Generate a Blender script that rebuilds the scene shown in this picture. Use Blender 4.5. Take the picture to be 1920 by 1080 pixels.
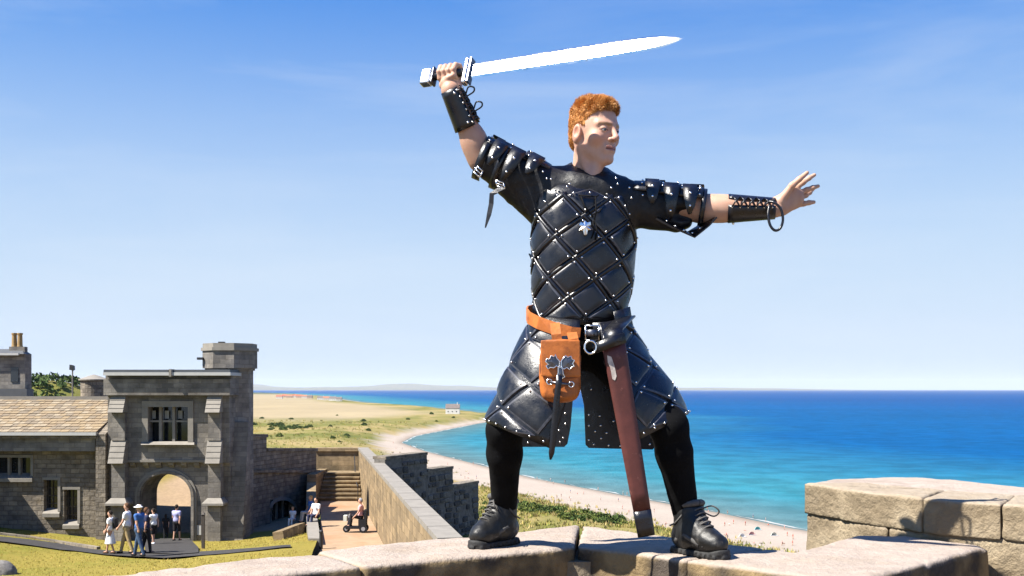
import bpy, bmesh, math, random
import numpy as np
from mathutils import Matrix, Vector

for o in list(bpy.data.objects): bpy.data.objects.remove(o)
scene = bpy.context.scene
col = scene.collection
R = math.radians
F, ZC = 2000.0, 0.59            # focal length in photo pixels, camera height over the wall top (z = 0)
SEA = -45.0

# ------------------------------------------------------------------ camera
cd = bpy.data.cameras.new('camera'); cam = bpy.data.objects.new('camera', cd); col.objects.link(cam)
cam.location = (0, 0, ZC); cam.rotation_euler = (R(90), 0, 0)
cd.sensor_width = 36; cd.lens = F / 1920 * 36; cd.shift_y = 190 / 1920
cd.clip_start = 0.1; cd.clip_end = 200000
scene.camera = cam

# ------------------------------------------------------------------ sky and sun
SUN = np.array([-0.72, -0.315, 1.0]); SUN = SUN / np.linalg.norm(SUN)      # towards the sun
wd = bpy.data.worlds.new('World'); scene.world = wd; wd.use_nodes = True
nt = wd.node_tree; nt.nodes.clear()
sky = nt.nodes.new('ShaderNodeTexSky'); sky.sky_type = 'NISHITA'; sky.sun_disc = False
sky.sun_elevation = math.asin(SUN[2]); sky.sun_rotation = math.atan2(SUN[0], SUN[1])
sky.altitude = 0; sky.air_density = 1.0; sky.dust_density = 0.0; sky.ozone_density = 4.0
# even grade of the whole sky: clear maritime blue paling towards the horizon
sep = nt.nodes.new('ShaderNodeSeparateColor'); hs = nt.nodes.new('ShaderNodeCombineColor')
nt.links.new(sky.outputs[0], sep.inputs[0])
for i_, (g_, p_) in enumerate(((0.36, 1.06), (0.76, 0.70), (0.99, 0.25))):
    m1 = nt.nodes.new('ShaderNodeMath'); m1.operation = 'MULTIPLY'; m1.inputs[1].default_value = 0.09
    m2 = nt.nodes.new('ShaderNodeMath'); m2.operation = 'POWER'; m2.inputs[1].default_value = p_
    m3 = nt.nodes.new('ShaderNodeMath'); m3.operation = 'MULTIPLY'; m3.inputs[1].default_value = g_ / 0.17
    nt.links.new(sep.outputs[i_], m1.inputs[0]); nt.links.new(m1.outputs[0], m2.inputs[0]); nt.links.new(m2.outputs[0], m3.inputs[0])
    nt.links.new(m3.outputs[0], hs.inputs[i_])
tc = nt.nodes.new('ShaderNodeTexCoord'); mp = nt.nodes.new('ShaderNodeMapping')
mp.inputs['Scale'].default_value = (1.0, 1.0, 7.0); mp.inputs['Rotation'].default_value = (0.0, R(7), 0.0)
cn = nt.nodes.new('ShaderNodeTexNoise'); cn.inputs['Scale'].default_value = 2.1
cn.inputs['Detail'].default_value = 7; cn.inputs['Roughness'].default_value = 0.55; cn.inputs['Distortion'].default_value = 0.5
cr = nt.nodes.new('ShaderNodeMapRange'); cr.inputs[1].default_value = 0.47; cr.inputs[2].default_value = 0.85
cr.inputs[3].default_value = 0.0; cr.inputs[4].default_value = 0.38
mx = nt.nodes.new('ShaderNodeMix'); mx.data_type = 'RGBA'
mx.inputs['B'].default_value = (4.4, 4.9, 5.5, 1)      # thin cirrus, in the sky's own brightness
bg = nt.nodes.new('ShaderNodeBackground'); bg.inputs['Strength'].default_value = 0.063
wo = nt.nodes.new('ShaderNodeOutputWorld')
L = nt.links.new
L(tc.outputs['Generated'], mp.inputs[0]); L(mp.outputs[0], cn.inputs['Vector'])
L(cn.outputs[0], cr.inputs[0]); L(cr.outputs[0], mx.inputs['Factor']); 
sz_ = nt.nodes.new('ShaderNodeSeparateXYZ'); L(tc.outputs['Generated'], sz_.inputs[0])
ab = nt.nodes.new('ShaderNodeMath'); ab.operation = 'ABSOLUTE'; L(sz_.outputs[2], ab.inputs[0])
hz = nt.nodes.new('ShaderNodeMapRange'); hz.interpolation_type = 'SMOOTHSTEP'; hz.inputs[1].default_value = 0.02; hz.inputs[2].default_value = 0.42
hz.inputs[3].default_value = 1.0; hz.inputs[4].default_value = 0.0; L(ab.outputs[0], hz.inputs[0])
m0 = nt.nodes.new('ShaderNodeMix'); m0.data_type = 'RGBA'; m0.inputs['B'].default_value = (3.62, 4.36, 5.30, 1)      # sea haze, the same all round the horizon
L(hz.outputs[0], m0.inputs['Factor']); L(hs.outputs[0], m0.inputs['A']); L(m0.outputs['Result'], mx.inputs['A'])
L(mx.outputs['Result'], bg.inputs[0]); L(bg.outputs[0], wo.inputs[0])
sd = bpy.data.lights.new('sun', 'SUN'); sd.energy = 5.0; sd.angle = R(0.5); sd.color = (1.0, 0.95, 0.86)
so = bpy.data.objects.new('sun', sd); col.objects.link(so)
so.rotation_euler = Vector(SUN).to_track_quat('Z', 'Y').to_euler(); so.location = (-20, -10, 30)
vs = scene.view_settings; vs.view_transform = 'Standard'; vs.look = 'None'; vs.exposure = 1.5; vs.gamma = 1
vs.use_curve_mapping = False

# ------------------------------------------------------------------ helpers
rng = np.random.default_rng(7); random.seed(7)
def W(x, y, Y): return np.array([(x - 960) / F * Y, Y, ZC - (y - 730) / F * Y])
def G(x, y, z=0.0):                       # where the pixel's ray meets the level plane z
    Y = (ZC - z) * F / (y - 730); return np.array([(x - 960) / F * Y, Y, z])
A_ = lambda *a: np.array(a, float)
def nrm(v): v = np.asarray(v, float); return v / (np.linalg.norm(v) + 1e-12)

def tag(o, label=None, cat=None, group=None, kind=None):
    if label: o['label'] = label
    if cat: o['category'] = cat
    if group: o['group'] = group
    if kind: o['kind'] = kind
    return o
def empty(name, loc, label=None, cat=None, group=None):
    o = bpy.data.objects.new(name, None); col.objects.link(o); o.location = loc
    o.empty_display_size = 0.2
    return tag(o, label, cat, group)
def wmat(o):
    m = Matrix.LocRotScale(o.location, o.rotation_euler, o.scale)
    return (wmat(o.parent) @ o.matrix_parent_inverse @ m) if o.parent else m
def link(name, me, mats=None, parent=None, smooth=False):
    o = bpy.data.objects.new(name, me); col.objects.link(o)
    if mats:
        for m in (mats if isinstance(mats, (list, tuple)) else [mats]):
            if len(me.materials) < (len(mats) if isinstance(mats, (list, tuple)) else 1): me.materials.append(m)
    if smooth: me.polygons.foreach_set('use_smooth', [True] * len(me.polygons))
    if parent is not None:
        o.parent = parent; o.matrix_parent_inverse = wmat(parent).inverted()
    return o
def mesh_from(name, V, Fs, mats=None, parent=None, smooth=False, uv=False, mi=None, attrs=None):
    me = bpy.data.meshes.new(name)
    V = np.asarray(V, float)
    me.from_pydata(V.tolist(), [], [list(map(int, f)) for f in Fs])
    if mi is not None: me.polygons.foreach_set('material_index', list(map(int, mi)))
    if uv: box_uv(me)
    if attrs:
        for k, a in attrs.items():
            a = np.asarray(a, float)
            if a.ndim == 1:
                at = me.attributes.new(k, 'FLOAT', 'POINT'); at.data.foreach_set('value', a)
            else:
                at = me.attributes.new(k, 'FLOAT_COLOR', 'POINT')
                at.data.foreach_set('color', np.c_[a, np.ones(len(a))].ravel())
    me.update()
    return link(name, me, mats, parent, smooth)
def box_uv(me):
    lay = me.uv_layers.new(name='UVMap')
    for p in me.polygons:
        n = p.normal; ax = max(range(3), key=lambda i: abs(n[i]))
        if ax < 2 and abs(n.z) < 0.95:
            h = Vector((-n.y, n.x, 0))
            if h.length > 1e-6: h.normalize()
            for li in p.loop_indices:
                c = me.vertices[me.loops[li].vertex_index].co
                lay.data[li].uv = (c.x * h.x + c.y * h.y, c.z)
        else:
            for li in p.loop_indices:
                c = me.vertices[me.loops[li].vertex_index].co
                lay.data[li].uv = (c.x, c.y)

class MB:
    """collects simple shapes into one mesh"""
    def __init__(s): s.v = []; s.f = []; s.m = []; s.n = 0
    def add(s, V, Fs, m=0):
        V = np.asarray(V, float); s.v.append(V)
        for f in Fs: s.f.append([i + s.n for i in f]); s.m.append(m)
        s.n += len(V); return s
    def box(s, lo, hi, m=0, rz=0.0, c=None):
        lo = np.asarray(lo, float); hi = np.asarray(hi, float)
        V = np.array([[(lo, hi)[i][0], (lo, hi)[j][1], (lo, hi)[k][2]] for k in (0, 1) for j in (0, 1) for i in (0, 1)])
        if rz:
            c = (lo + hi) / 2 if c is None else np.asarray(c); d = V - c; ca, sa = math.cos(rz), math.sin(rz)
            V = c + np.c_[d[:, 0] * ca - d[:, 1] * sa, d[:, 0] * sa + d[:, 1] * ca, d[:, 2]]
        return s.add(V, [(0, 2, 3, 1), (4, 5, 7, 6), (0, 1, 5, 4), (2, 6, 7, 3), (0, 4, 6, 2), (1, 3, 7, 5)], m)
    def prism(s, poly, z0, z1, m=0):                     # poly: ccw xy list; z may be lists
        n = len(poly); z0 = [z0] * n if np.isscalar(z0) else z0; z1 = [z1] * n if np.isscalar(z1) else z1
        V = [(p[0], p[1], z) for p, z in zip(poly, z0)] + [(p[0], p[1], z) for p, z in zip(poly, z1)]
        return s.add(V, [list(range(n))[::-1], [n + i for i in range(n)]] + [(i, (i + 1) % n, n + (i + 1) % n, n + i) for i in range(n)], m)
    def xz(s, poly, y0, y1, m=0):                        # outline in xz (ccw seen from -y), extruded y0..y1
        n = len(poly)
        V = [(p[0], y0, p[1]) for p in poly] + [(p[0], y1, p[1]) for p in poly]
        return s.add(V, [list(range(n)), [n + i for i in range(n)][::-1]] + [((i + 1) % n, i, n + i, n + (i + 1) % n) for i in range(n)], m)
    def tube(s, pts, r, n=8, m=0, caps=True, flat=None):
        pts = [np.asarray(p, float) for p in pts]; k = len(pts)
        r = [r] * k if np.isscalar(r) else r
        V = []; up = None
        for i in range(k):
            t = nrm(pts[min(i + 1, k - 1)] - pts[max(i - 1, 0)])
            if up is None:
                up = A_(0, 0, 1) if abs(t[2]) < 0.9 else A_(1, 0, 0)
            a = nrm(np.cross(t, up)); b = np.cross(a, t); up = b
            for j in range(n):
                an = 2 * math.pi * j / n
                V.append(pts[i] + r[i] * (a * math.cos(an) + b * math.sin(an) * (flat or 1)))
        Fs = [(i * n + j, i * n + (j + 1) % n, (i + 1) * n + (j + 1) % n, (i + 1) * n + j) for i in range(k - 1) for j in range(n)]
        if caps: Fs += [list(range(n))[::-1], [(k - 1) * n + j for j in range(n)]]
        return s.add(V, Fs, m)
    def lathe(s, c, prof, n=16, m=0):                    # prof: (r, z) list, bottom to top
        V = []; c = np.asarray(c, float)
        for r_, z in prof:
            for j in range(n):
                an = 2 * math.pi * (j + 0.5) / n; V.append(c + A_(r_ * math.cos(an), r_ * math.sin(an), z))
        k = len(prof)
        Fs = [(i * n + j, i * n + (j + 1) % n, (i + 1) * n + (j + 1) % n, (i + 1) * n + j) for i in range(k - 1) for j in range(n)]
        Fs += [list(range(n))[::-1], [(k - 1) * n + j for j in range(n)]]
        return s.add(V, Fs, m)
    def ball(s, c, r, n=6, k=4, m=0, ax=None):
        V = []; c = np.asarray(c, float); r = np.ones(3) * r
        V.append(c - A_(0, 0, r[2]))
        for i in range(1, k):
            ph = -math.pi / 2 + math.pi * i / k
            for j in range(n):
                an = 2 * math.pi * j / n
                V.append(c + r * A_(math.cos(ph) * math.cos(an), math.cos(ph) * math.sin(an), math.sin(ph)))
        V.append(c + A_(0, 0, r[2])); e = len(V) - 1
        Fs = [(0, 1 + (j + 1) % n, 1 + j) for j in range(n)]
        Fs += [(1 + i * n + j, 1 + i * n + (j + 1) % n, 1 + (i + 1) * n + (j + 1) % n, 1 + (i + 1) * n + j) for i in range(k - 2) for j in range(n)]
        b = 1 + (k - 2) * n; Fs += [(b + j, b + (j + 1) % n, e) for j in range(n)]
        return s.add(V, Fs, m)
    def ribbon(s, pts, wdir, width, th, m=0):            # strap: wdir = direction(s) of its width
        pts = [np.asarray(p, float) for p in pts]; k = len(pts)
        wd_ = [nrm(w) for w in (wdir if len(np.shape(wdir)) == 2 else [wdir] * k)]
        width = [width] * k if np.isscalar(width) else width
        V = []
        for i in range(k):
            t = nrm(pts[min(i + 1, k - 1)] - pts[max(i - 1, 0)])
            w = nrm(wd_[i] - t * np.dot(wd_[i], t)); n_ = np.cross(t, w) * th / 2
            h = w * width[i] / 2
            V += [pts[i] - h - n_, pts[i] + h - n_, pts[i] + h + n_, pts[i] - h + n_]
        Fs = [(i * 4 + j, i * 4 + (j + 1) % 4, (i + 1) * 4 + (j + 1) % 4, (i + 1) * 4 + j) for i in range(k - 1) for j in range(4)]
        Fs += [(3, 2, 1, 0), tuple((k - 1) * 4 + j for j in range(4))]
        return s.add(V, Fs, m)
    def build(s, name, mats=None, parent=None, smooth=False, uv=False):
        V = np.vstack(s.v) if s.v else np.zeros((0, 3))
        o = mesh_from(name, V, s.f, mats, parent, smooth, False, s.m)
        bm = bmesh.new(); bm.from_mesh(o.data); bmesh.ops.recalc_face_normals(bm, faces=bm.faces); bm.to_mesh(o.data); bm.free()
        if uv: box_uv(o.data)
        return o

def spl(pts, n=24):                                      # smooth curve through points
    P = np.array(pts, float); P = np.vstack([2 * P[0] - P[1], P, 2 * P[-1] - P[-2]]); out = []
    for t in np.linspace(0, len(P) - 3, n):
        i = min(int(t), len(P) - 4); f = t - i; a, b, c, d = P[i:i + 4]
        out.append(.5 * (2 * b + (c - a) * f + (2 * a - 5 * b + 4 * c - d) * f ** 2 + (3 * b - a - 3 * c + d) * f ** 3))
    return out
# value noise on numpy points
def _hash(i, j, k, seed):
    h = (i * 374761393 + j * 668265263 + k * 2147483647 + seed * 974634777) & 0xffffffff
    h = ((h ^ (h >> 13)) * 1274126177) & 0xffffffff
    return ((h ^ (h >> 16)) & 0xffff) / 65535.0
def noise(P, scale=1.0, seed=0, octs=3):
    P = np.asarray(P, float) * scale; out = np.zeros(P.shape[:-1]); amp = 1.0; tot = 0
    for o in range(octs):
        I = np.floor(P).astype(np.int64); f = P - I; f = f * f * (3 - 2 * f)
        v = 0
        for a in (0, 1):
            for b in (0, 1):
                for c in (0, 1):
                    w = (f[..., 0] if a else 1 - f[..., 0]) * (f[..., 1] if b else 1 - f[..., 1]) * (f[..., 2] if c else 1 - f[..., 2])
                    v = v + w * _hash(I[..., 0] + a, I[..., 1] + b, I[..., 2] + c, seed + o * 17)
        out += amp * (v * 2 - 1); tot += amp; amp *= 0.5; P = P * 2.03
    return out / tot

# signed distance shapes and a surface-net mesher
def cone(P, a, b, ra, rb=None, sq=None):
    rb = ra if rb is None else rb
    a = np.asarray(a, float); b = np.asarray(b, float); ba = b - a; pa = P - a
    t = np.clip((pa @ ba) / (ba @ ba), 0, 1)
    d = pa - t[..., None] * ba
    if sq is not None:                                   # sq = (axis, factor): section squashed along axis
        ax = nrm(sq[0]); k = d @ ax; d = d + (k * (1 / sq[1] - 1))[..., None] * ax
    return np.sqrt((d * d).sum(-1)) - (ra + (rb - ra) * t)
def ell(P, c, r, Rm=None):
    p = P - np.asarray(c, float)
    if Rm is not None: p = p @ Rm
    r = np.asarray(r, float); k0 = np.sqrt(((p / r) ** 2).sum(-1)); k1 = np.sqrt(((p / r ** 2) ** 2).sum(-1)) + 1e-9
    return k0 * (k0 - 1) / k1
def smin(a, b, k):
    h = np.maximum(k - np.abs(a - b), 0) / k; return np.minimum(a, b) - h * h * k / 4
def smax(a, b, k): return -smin(-a, -b, k)
def ulist(ds, k):
    d = ds[0]
    for e in ds[1:]: d = smin(d, e, k)
    return d
def nets(f, lo, hi, h):
    lo = np.asarray(lo, float); n = np.ceil((np.asarray(hi, float) - lo) / h).astype(int) + 1
    gx, gy, gz = [lo[i] + h * np.arange(n[i]) for i in range(3)]
    P = np.stack(np.meshgrid(gx, gy, gz, indexing='ij'), -1)
    d = f(P); s = d < 0
    cells = np.zeros(tuple(n - 1), np.int8)
    for a in (0, 1):
        for b in (0, 1):
            for c in (0, 1):
                cells += s[a:n[0] - 1 + a, b:n[1] - 1 + b, c:n[2] - 1 + c]
    act = (cells > 0) & (cells < 8); idx = np.full(cells.shape, -1, np.int64)
    C = np.argwhere(act); idx[act] = np.arange(len(C))
    acc = np.zeros((len(C), 3)); cnt = np.zeros(len(C))
    offs = [np.array(o) for o in ((0, 0, 0), (1, 0, 0), (0, 1, 0), (0, 0, 1), (1, 1, 0), (1, 0, 1), (0, 1, 1), (1, 1, 1))]
    dv = [d[C[:, 0] + o[0], C[:, 1] + o[1], C[:, 2] + o[2]] for o in offs]
    for e0, e1 in ((0, 1), (0, 2), (0, 3), (1, 4), (1, 5), (2, 4), (2, 6), (3, 5), (3, 6), (4, 7), (5, 7), (6, 7)):
        a, b = dv[e0], dv[e1]; m = (a < 0) != (b < 0)
        t = np.where(m, a / np.where(m, a - b, 1), 0)
        p = offs[e0] + t[:, None] * (offs[e1] - offs[e0])
        acc += np.where(m[:, None], p, 0); cnt += m
    V = lo + h * (C + acc / cnt[:, None])
    Q = []
    for ax in range(3):
        u, w = [(1, 2), (2, 0), (0, 1)][ax]
        sl0 = [slice(None)] * 3; sl1 = [slice(None)] * 3
        sl0[ax] = slice(0, -1); sl1[ax] = slice(1, None)
        for k in (u, w):
            sl0[k] = slice(1, -1); sl1[k] = slice(1, -1)
        s0 = s[tuple(sl0)]; s1 = s[tuple(sl1)]
        E = np.argwhere(s0 != s1)
        if len(E) == 0: continue
        inside = s0[E[:, 0], E[:, 1], E[:, 2]]
        base = E.copy(); base[:, u] += 1; base[:, w] += 1
        def cell(du, dw):
            q = base.copy(); q[:, u] -= du; q[:, w] -= dw; return idx[q[:, 0], q[:, 1], q[:, 2]]
        q = np.stack([cell(1, 1), cell(0, 1), cell(0, 0), cell(1, 0)], 1)
        q[~inside] = q[~inside][:, ::-1]; Q.append(q)
    Q = np.vstack(Q) if Q else np.zeros((0, 4), int)
    return V, Q
def poly_sd(P2, poly):
    poly = np.asarray(poly, float); d = np.full(P2.shape[:-1], 1e18); ins = np.zeros(P2.shape[:-1], bool)
    n = len(poly)
    for i in range(n):
        a, b = poly[i], poly[(i + 1) % n]; e = b - a; w = P2 - a
        t = np.clip((w @ e) / (e @ e), 0, 1); q = w - t[..., None] * e; d = np.minimum(d, (q * q).sum(-1))
        c = ((a[1] <= P2[..., 1]) & (b[1] > P2[..., 1])) | ((b[1] <= P2[..., 1]) & (a[1] > P2[..., 1]))
        ey = e[1] if abs(e[1]) > 1e-12 else 1e-12
        xi = a[0] + (P2[..., 1] - a[1]) / ey * e[0]; ins ^= c & (P2[..., 0] < xi)
    d = np.sqrt(d); return np.where(ins, -d, d)

# ------------------------------------------------------------------ materials
def mat(name, c, rough=0.8, metal=0.0, spec=0.5, var=0.25, vscale=6.0, bump=0.0, bscale=40.0, c2=None, vlo=0.3, vhi=0.7,
        brick=None, attr=None, coat=0.0, sheen=0.0, sss=0.0, bdist=0.01, detail=6, coords='Object', dirt=None, rvar=0.0, kk=0.50, side_cols=None):
    m = bpy.data.materials.new(name); m.use_nodes = True; t = m.node_tree; N = t.nodes; K = t.links.new
    b = N['Principled BSDF']
    b.inputs['Roughness'].default_value = rough; b.inputs['Metallic'].default_value = metal
    b.inputs['Specular IOR Level'].default_value = spec
    if coat: b.inputs['Coat Weight'].default_value = coat; b.inputs['Coat Roughness'].default_value = 0.15
    if sss:
        b.inputs['Subsurface Weight'].default_value = sss; b.inputs['Subsurface Radius'].default_value = (0.012, 0.005, 0.003)
        b.inputs['Subsurface Scale'].default_value = 0.6
    tcn = N.new('ShaderNodeTexCoord')
    nz = N.new('ShaderNodeTexNoise'); nz.inputs['Scale'].default_value = vscale; nz.inputs['Detail'].default_value = detail
    nz.inputs['Roughness'].default_value = 0.6
    K(tcn.outputs[coords], nz.inputs['Vector'])
    rp = N.new('ShaderNodeMapRange'); rp.inputs[1].default_value = vlo; rp.inputs[2].default_value = vhi; K(nz.outputs[0], rp.inputs[0])
    mixn = N.new('ShaderNodeMix'); mixn.data_type = 'RGBA'; K(rp.outputs[0], mixn.inputs['Factor'])
    c = np.array(c, float)
    cB = np.array(c2, float) if c2 is not None else np.clip(c * (1 + var), 0, 1)
    cA = c if c2 is not None else c * (1 - var)
    if c.min() > 0.03: cA = cA * kk; cB = cB * kk
    mixn.inputs['A'].default_value = (*cA, 1); mixn.inputs['B'].default_value = (*cB, 1)
    out = mixn.outputs['Result']
    if attr:
        at = N.new('ShaderNodeAttribute'); at.attribute_name = attr
        mm = N.new('ShaderNodeMix'); mm.data_type = 'RGBA'; mm.blend_type = 'MULTIPLY'; mm.inputs['Factor'].default_value = 1
        K(at.outputs['Color'], mm.inputs['A']); K(out, mm.inputs['B']); out = mm.outputs['Result']
    if dirt:                                             # (colour, scale, lo, hi): stains with their own shape
        n2 = N.new('ShaderNodeTexNoise'); n2.inputs['Scale'].default_value = dirt[1]; n2.inputs['Detail'].default_value = 8
        n2.inputs['Roughness'].default_value = 0.65; K(tcn.outputs[coords], n2.inputs['Vector'])
        r2 = N.new('ShaderNodeMapRange'); r2.inputs[1].default_value = dirt[2]; r2.inputs[2].default_value = dirt[3]; K(n2.outputs[0], r2.inputs[0])
        m2 = N.new('ShaderNodeMix'); m2.data_type = 'RGBA'; K(r2.outputs[0], m2.inputs['Factor'])
        K(out, m2.inputs['A']); m2.inputs['B'].default_value = (*(np.array(dirt[0]) * kk), 1); out = m2.outputs['Result']
    if side_cols:                                             # second colour where the vertex attribute 'side' marks faces turned away from up
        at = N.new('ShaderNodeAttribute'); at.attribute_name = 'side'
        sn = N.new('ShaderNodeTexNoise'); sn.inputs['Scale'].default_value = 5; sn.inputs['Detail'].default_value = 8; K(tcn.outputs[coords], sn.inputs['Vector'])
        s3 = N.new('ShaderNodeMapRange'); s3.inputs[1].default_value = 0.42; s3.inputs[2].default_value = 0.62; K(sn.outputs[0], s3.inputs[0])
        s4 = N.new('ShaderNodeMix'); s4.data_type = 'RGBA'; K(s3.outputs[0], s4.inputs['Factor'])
        s4.inputs['A'].default_value = (*(np.array(side_cols[0]) * kk), 1); s4.inputs['B'].default_value = (*(np.array(side_cols[1]) * kk), 1)
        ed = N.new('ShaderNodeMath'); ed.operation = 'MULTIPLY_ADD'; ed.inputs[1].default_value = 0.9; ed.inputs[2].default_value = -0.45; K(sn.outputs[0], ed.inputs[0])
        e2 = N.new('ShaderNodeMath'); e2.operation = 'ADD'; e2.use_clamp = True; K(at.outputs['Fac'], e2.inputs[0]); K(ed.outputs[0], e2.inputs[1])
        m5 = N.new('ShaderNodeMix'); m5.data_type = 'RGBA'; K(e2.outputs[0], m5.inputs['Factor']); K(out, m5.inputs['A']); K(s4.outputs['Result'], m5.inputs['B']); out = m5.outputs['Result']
    height = None
    if brick:                                            # (block width, course height, mortar)
        uvn = N.new('ShaderNodeUVMap')
        bt = N.new('ShaderNodeTexBrick'); bt.inputs['Scale'].default_value = 1.0
        bt.inputs['Brick Width'].default_value = brick[0]; bt.inputs['Row Height'].default_value = brick[1]
        bt.inputs['Mortar Size'].default_value = brick[2]; bt.inputs['Mortar Smooth'].default_value = 0.4
        bt.inputs['Color1'].default_value = (0.76, 0.76, 0.77, 1); bt.inputs['Color2'].default_value = (1.2, 1.17, 1.12, 1)
        bt.inputs['Mortar'].default_value = (0.74, 0.72, 0.7, 1); bt.inputs['Bias'].default_value = 0.0
        wn = N.new('ShaderNodeTexNoise'); wn.inputs['Scale'].default_value = 1.6; K(uvn.outputs[0], wn.inputs['Vector'])
        av = N.new('ShaderNodeVectorMath'); av.operation = 'MULTIPLY_ADD'; av.inputs[1].default_value = (0.10, 0.10, 0.1)
        K(wn.outputs['Color'], av.inputs[0]); K(uvn.outputs[0], av.inputs[2]); K(av.outputs[0], bt.inputs['Vector'])
        m3 = N.new('ShaderNodeMix'); m3.data_type = 'RGBA'; m3.blend_type = 'MULTIPLY'; m3.inputs['Factor'].default_value = 1
        K(out, m3.inputs['A']); K(bt.outputs['Color'], m3.inputs['B']); out = m3.outputs['Result']
        inv = N.new('ShaderNodeMath'); inv.operation = 'SUBTRACT'; inv.inputs[0].default_value = 1; K(bt.outputs['Fac'], inv.inputs[1]); height = inv.outputs[0]
    K(out, b.inputs['Base Color'])
    if rvar:
        rr = N.new('ShaderNodeMapRange'); rr.inputs[1].default_value = 0.3; rr.inputs[2].default_value = 0.7
        rr.inputs[3].default_value = max(0.03, rough - rvar); rr.inputs[4].default_value = min(1, rough + rvar)
        n4 = N.new('ShaderNodeTexNoise'); n4.inputs['Scale'].default_value = vscale * 2.7; n4.inputs['Detail'].default_value = 4
        K(tcn.outputs[coords], n4.inputs['Vector']); K(n4.outputs[0], rr.inputs[0]); K(rr.outputs[0], b.inputs['Roughness'])
    if bump or brick:
        bn = N.new('ShaderNodeTexNoise'); bn.inputs['Scale'].default_value = bscale; bn.inputs['Detail'].default_value = 8
        bn.inputs['Roughness'].default_value = 0.65; K(tcn.outputs[coords], bn.inputs['Vector'])
        hsrc = bn.outputs[0]
        if height is not None:
            ad = N.new('ShaderNodeMath'); ad.operation = 'ADD'; K(height, ad.inputs[0]); K(hsrc, ad.inputs[1]); hsrc = ad.outputs[0]
        bp = N.new('ShaderNodeBump'); bp.inputs['Strength'].default_value = bump or 0.5; bp.inputs['Distance'].default_value = bdist
        K(hsrc, bp.inputs['Height']); K(bp.outputs[0], b.inputs['Normal'])
    return m
# ================================================================== land and sea
shore_px = [(1920, 1062), (1700, 1025), (1480, 990), (1350, 962), (1200, 935), (1000, 897), (900, 872), (800, 847), (752, 830), (775, 818), (850, 803),
            (892, 795), (930, 789), (985, 783), (930, 777), (880, 772), (850, 768), (780, 762), (700, 757), (650, 750), (620, 744), (560, 739.5), (505, 737)]
shore = [(2600, -900), (900, 20), (330, 185)] + [tuple(G(x, y, SEA)[:2]) for x, y in shore_px] + [(-4200, 15500), (-30000, 19000), (-30000, -900)]
shore = np.array(shore)
def inland(P2): return -poly_sd(P2, shore)               # metres inland, negative offshore
def seg_d(P2, a, b):
    a = np.asarray(a, float); e = np.asarray(b, float) - a; w = P2 - a
    t = np.clip((w @ e) / (e @ e), 0, 1); q = w - t[..., None] * e; return np.sqrt((q * q).sum(-1))
def land_h(P2):
    s = inland(P2); P3 = np.concatenate([P2, np.zeros(P2.shape[:-1] + (1,))], -1)
    n1 = noise(P3, 1 / 45., 3, 4); n2 = noise(P3, 1 / 400., 5, 3)
    beach = np.clip(s, -60, 70) * 0.035
    bw = 46 - 26 * np.clip((P2[..., 1] - 560) / 300, 0, 1)
    dune = np.clip((s - bw) / 30, 0, 1) * (4.0 + 2.6 * n1) + np.clip((s - 90) / 900, 0, 1) * 4.0 * (1 + 0.6 * n2)
    h = SEA + beach + dune
    r = np.minimum(seg_d(P2, (-90, 30), (-14, 58)), seg_d(P2, (-40, 0), (-2, 12)))
    crag = -7.4 - np.maximum(r - 13, 0) * (0.62 + 0.06 * n1)
    hill = -60 + 66 * np.exp(-(((P2[..., 0] + 285) / 75) ** 2 + ((P2[..., 1] - 660) / 90) ** 2) ** 1.0)
    h = np.maximum(h, hill)
    w = np.clip((-30 - crag) / 8, 0, 1)
    return np.maximum(h, crag + (1 - w) * n1 * 0.8), s
def polar(r0, r1, nr, a0, a1, na):
    r = np.geomspace(r0, r1, nr); a = np.linspace(R(a0), R(a1), na)
    Rr, Aa = np.meshgrid(r, a, indexing='ij')
    P2 = np.stack([Rr * np.sin(Aa), Rr * np.cos(Aa)], -1)
    idx = np.arange(nr * na).reshape(nr, na)
    q = np.stack([idx[:-1, :-1], idx[:-1, 1:], idx[1:, 1:], idx[1:, :-1]], -1).reshape(-1, 4)[:, ::-1]
    return P2, q
P2, q = polar(14, 30000, 420, -85, 85, 420)
h, s = land_h(P2)
keep = (s > -120).ravel()
P3 = np.concatenate([P2, h[..., None]], -1)
n_a = noise(P3 * A_(1, 1, 0), 1 / 14., 11, 4); n_b = noise(P3 * A_(1, 1, 0), 1 / 130., 12, 4); n_c = noise(P3 * A_(1, 1, 0), 1 / 3.2, 15, 3)
sand = A_(.64, .54, .45); wet = A_(.36, .29, .23); straw = A_(.56, .42, .19); green = A_(.19, .21, .045); olive = A_(.34, .31, .08); earth = A_(.36, .27, .17)
def lerp(a, b, t): return a + (b - a) * np.clip(t, 0, 1)[..., None]
cl = np.broadcast_to(sand, P3.shape) * (1 + 0.10 * n_a[..., None])
cl = lerp(np.broadcast_to(wet, P3.shape), cl, (s + 1) / 9)
g_ = lerp(np.broadcast_to(green, P3.shape), np.broadcast_to(olive, P3.shape), 0.55 + 0.9 * n_b + 0.9 * n_c)
g_ = lerp(g_, np.broadcast_to(straw, P3.shape), 0.22 + 1.0 * n_a + 1.0 * n_b)
dist = P2[..., 1]
fieldw = np.clip((dist - 1150 + 160 * n_b) / 300, 0, 1) * np.clip((s - 110) / 80, 0, 1)
g_ = lerp(g_, A_(.56, .45, .27) * (1 + 0.16 * n_b[..., None]), fieldw)
far_ = np.clip((dist - 7000) / 3000, 0, 1)
g_ = lerp(g_, np.broadcast_to(A_(.12, .15, .06), P3.shape) * (1 + 0.5 * n_b[..., None]), far_)
bw = 46 - 26 * np.clip((P2[..., 1] - 560) / 300, 0, 1)
cl = lerp(cl, g_, (s - bw + 16 * n_a) / 10)
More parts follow.
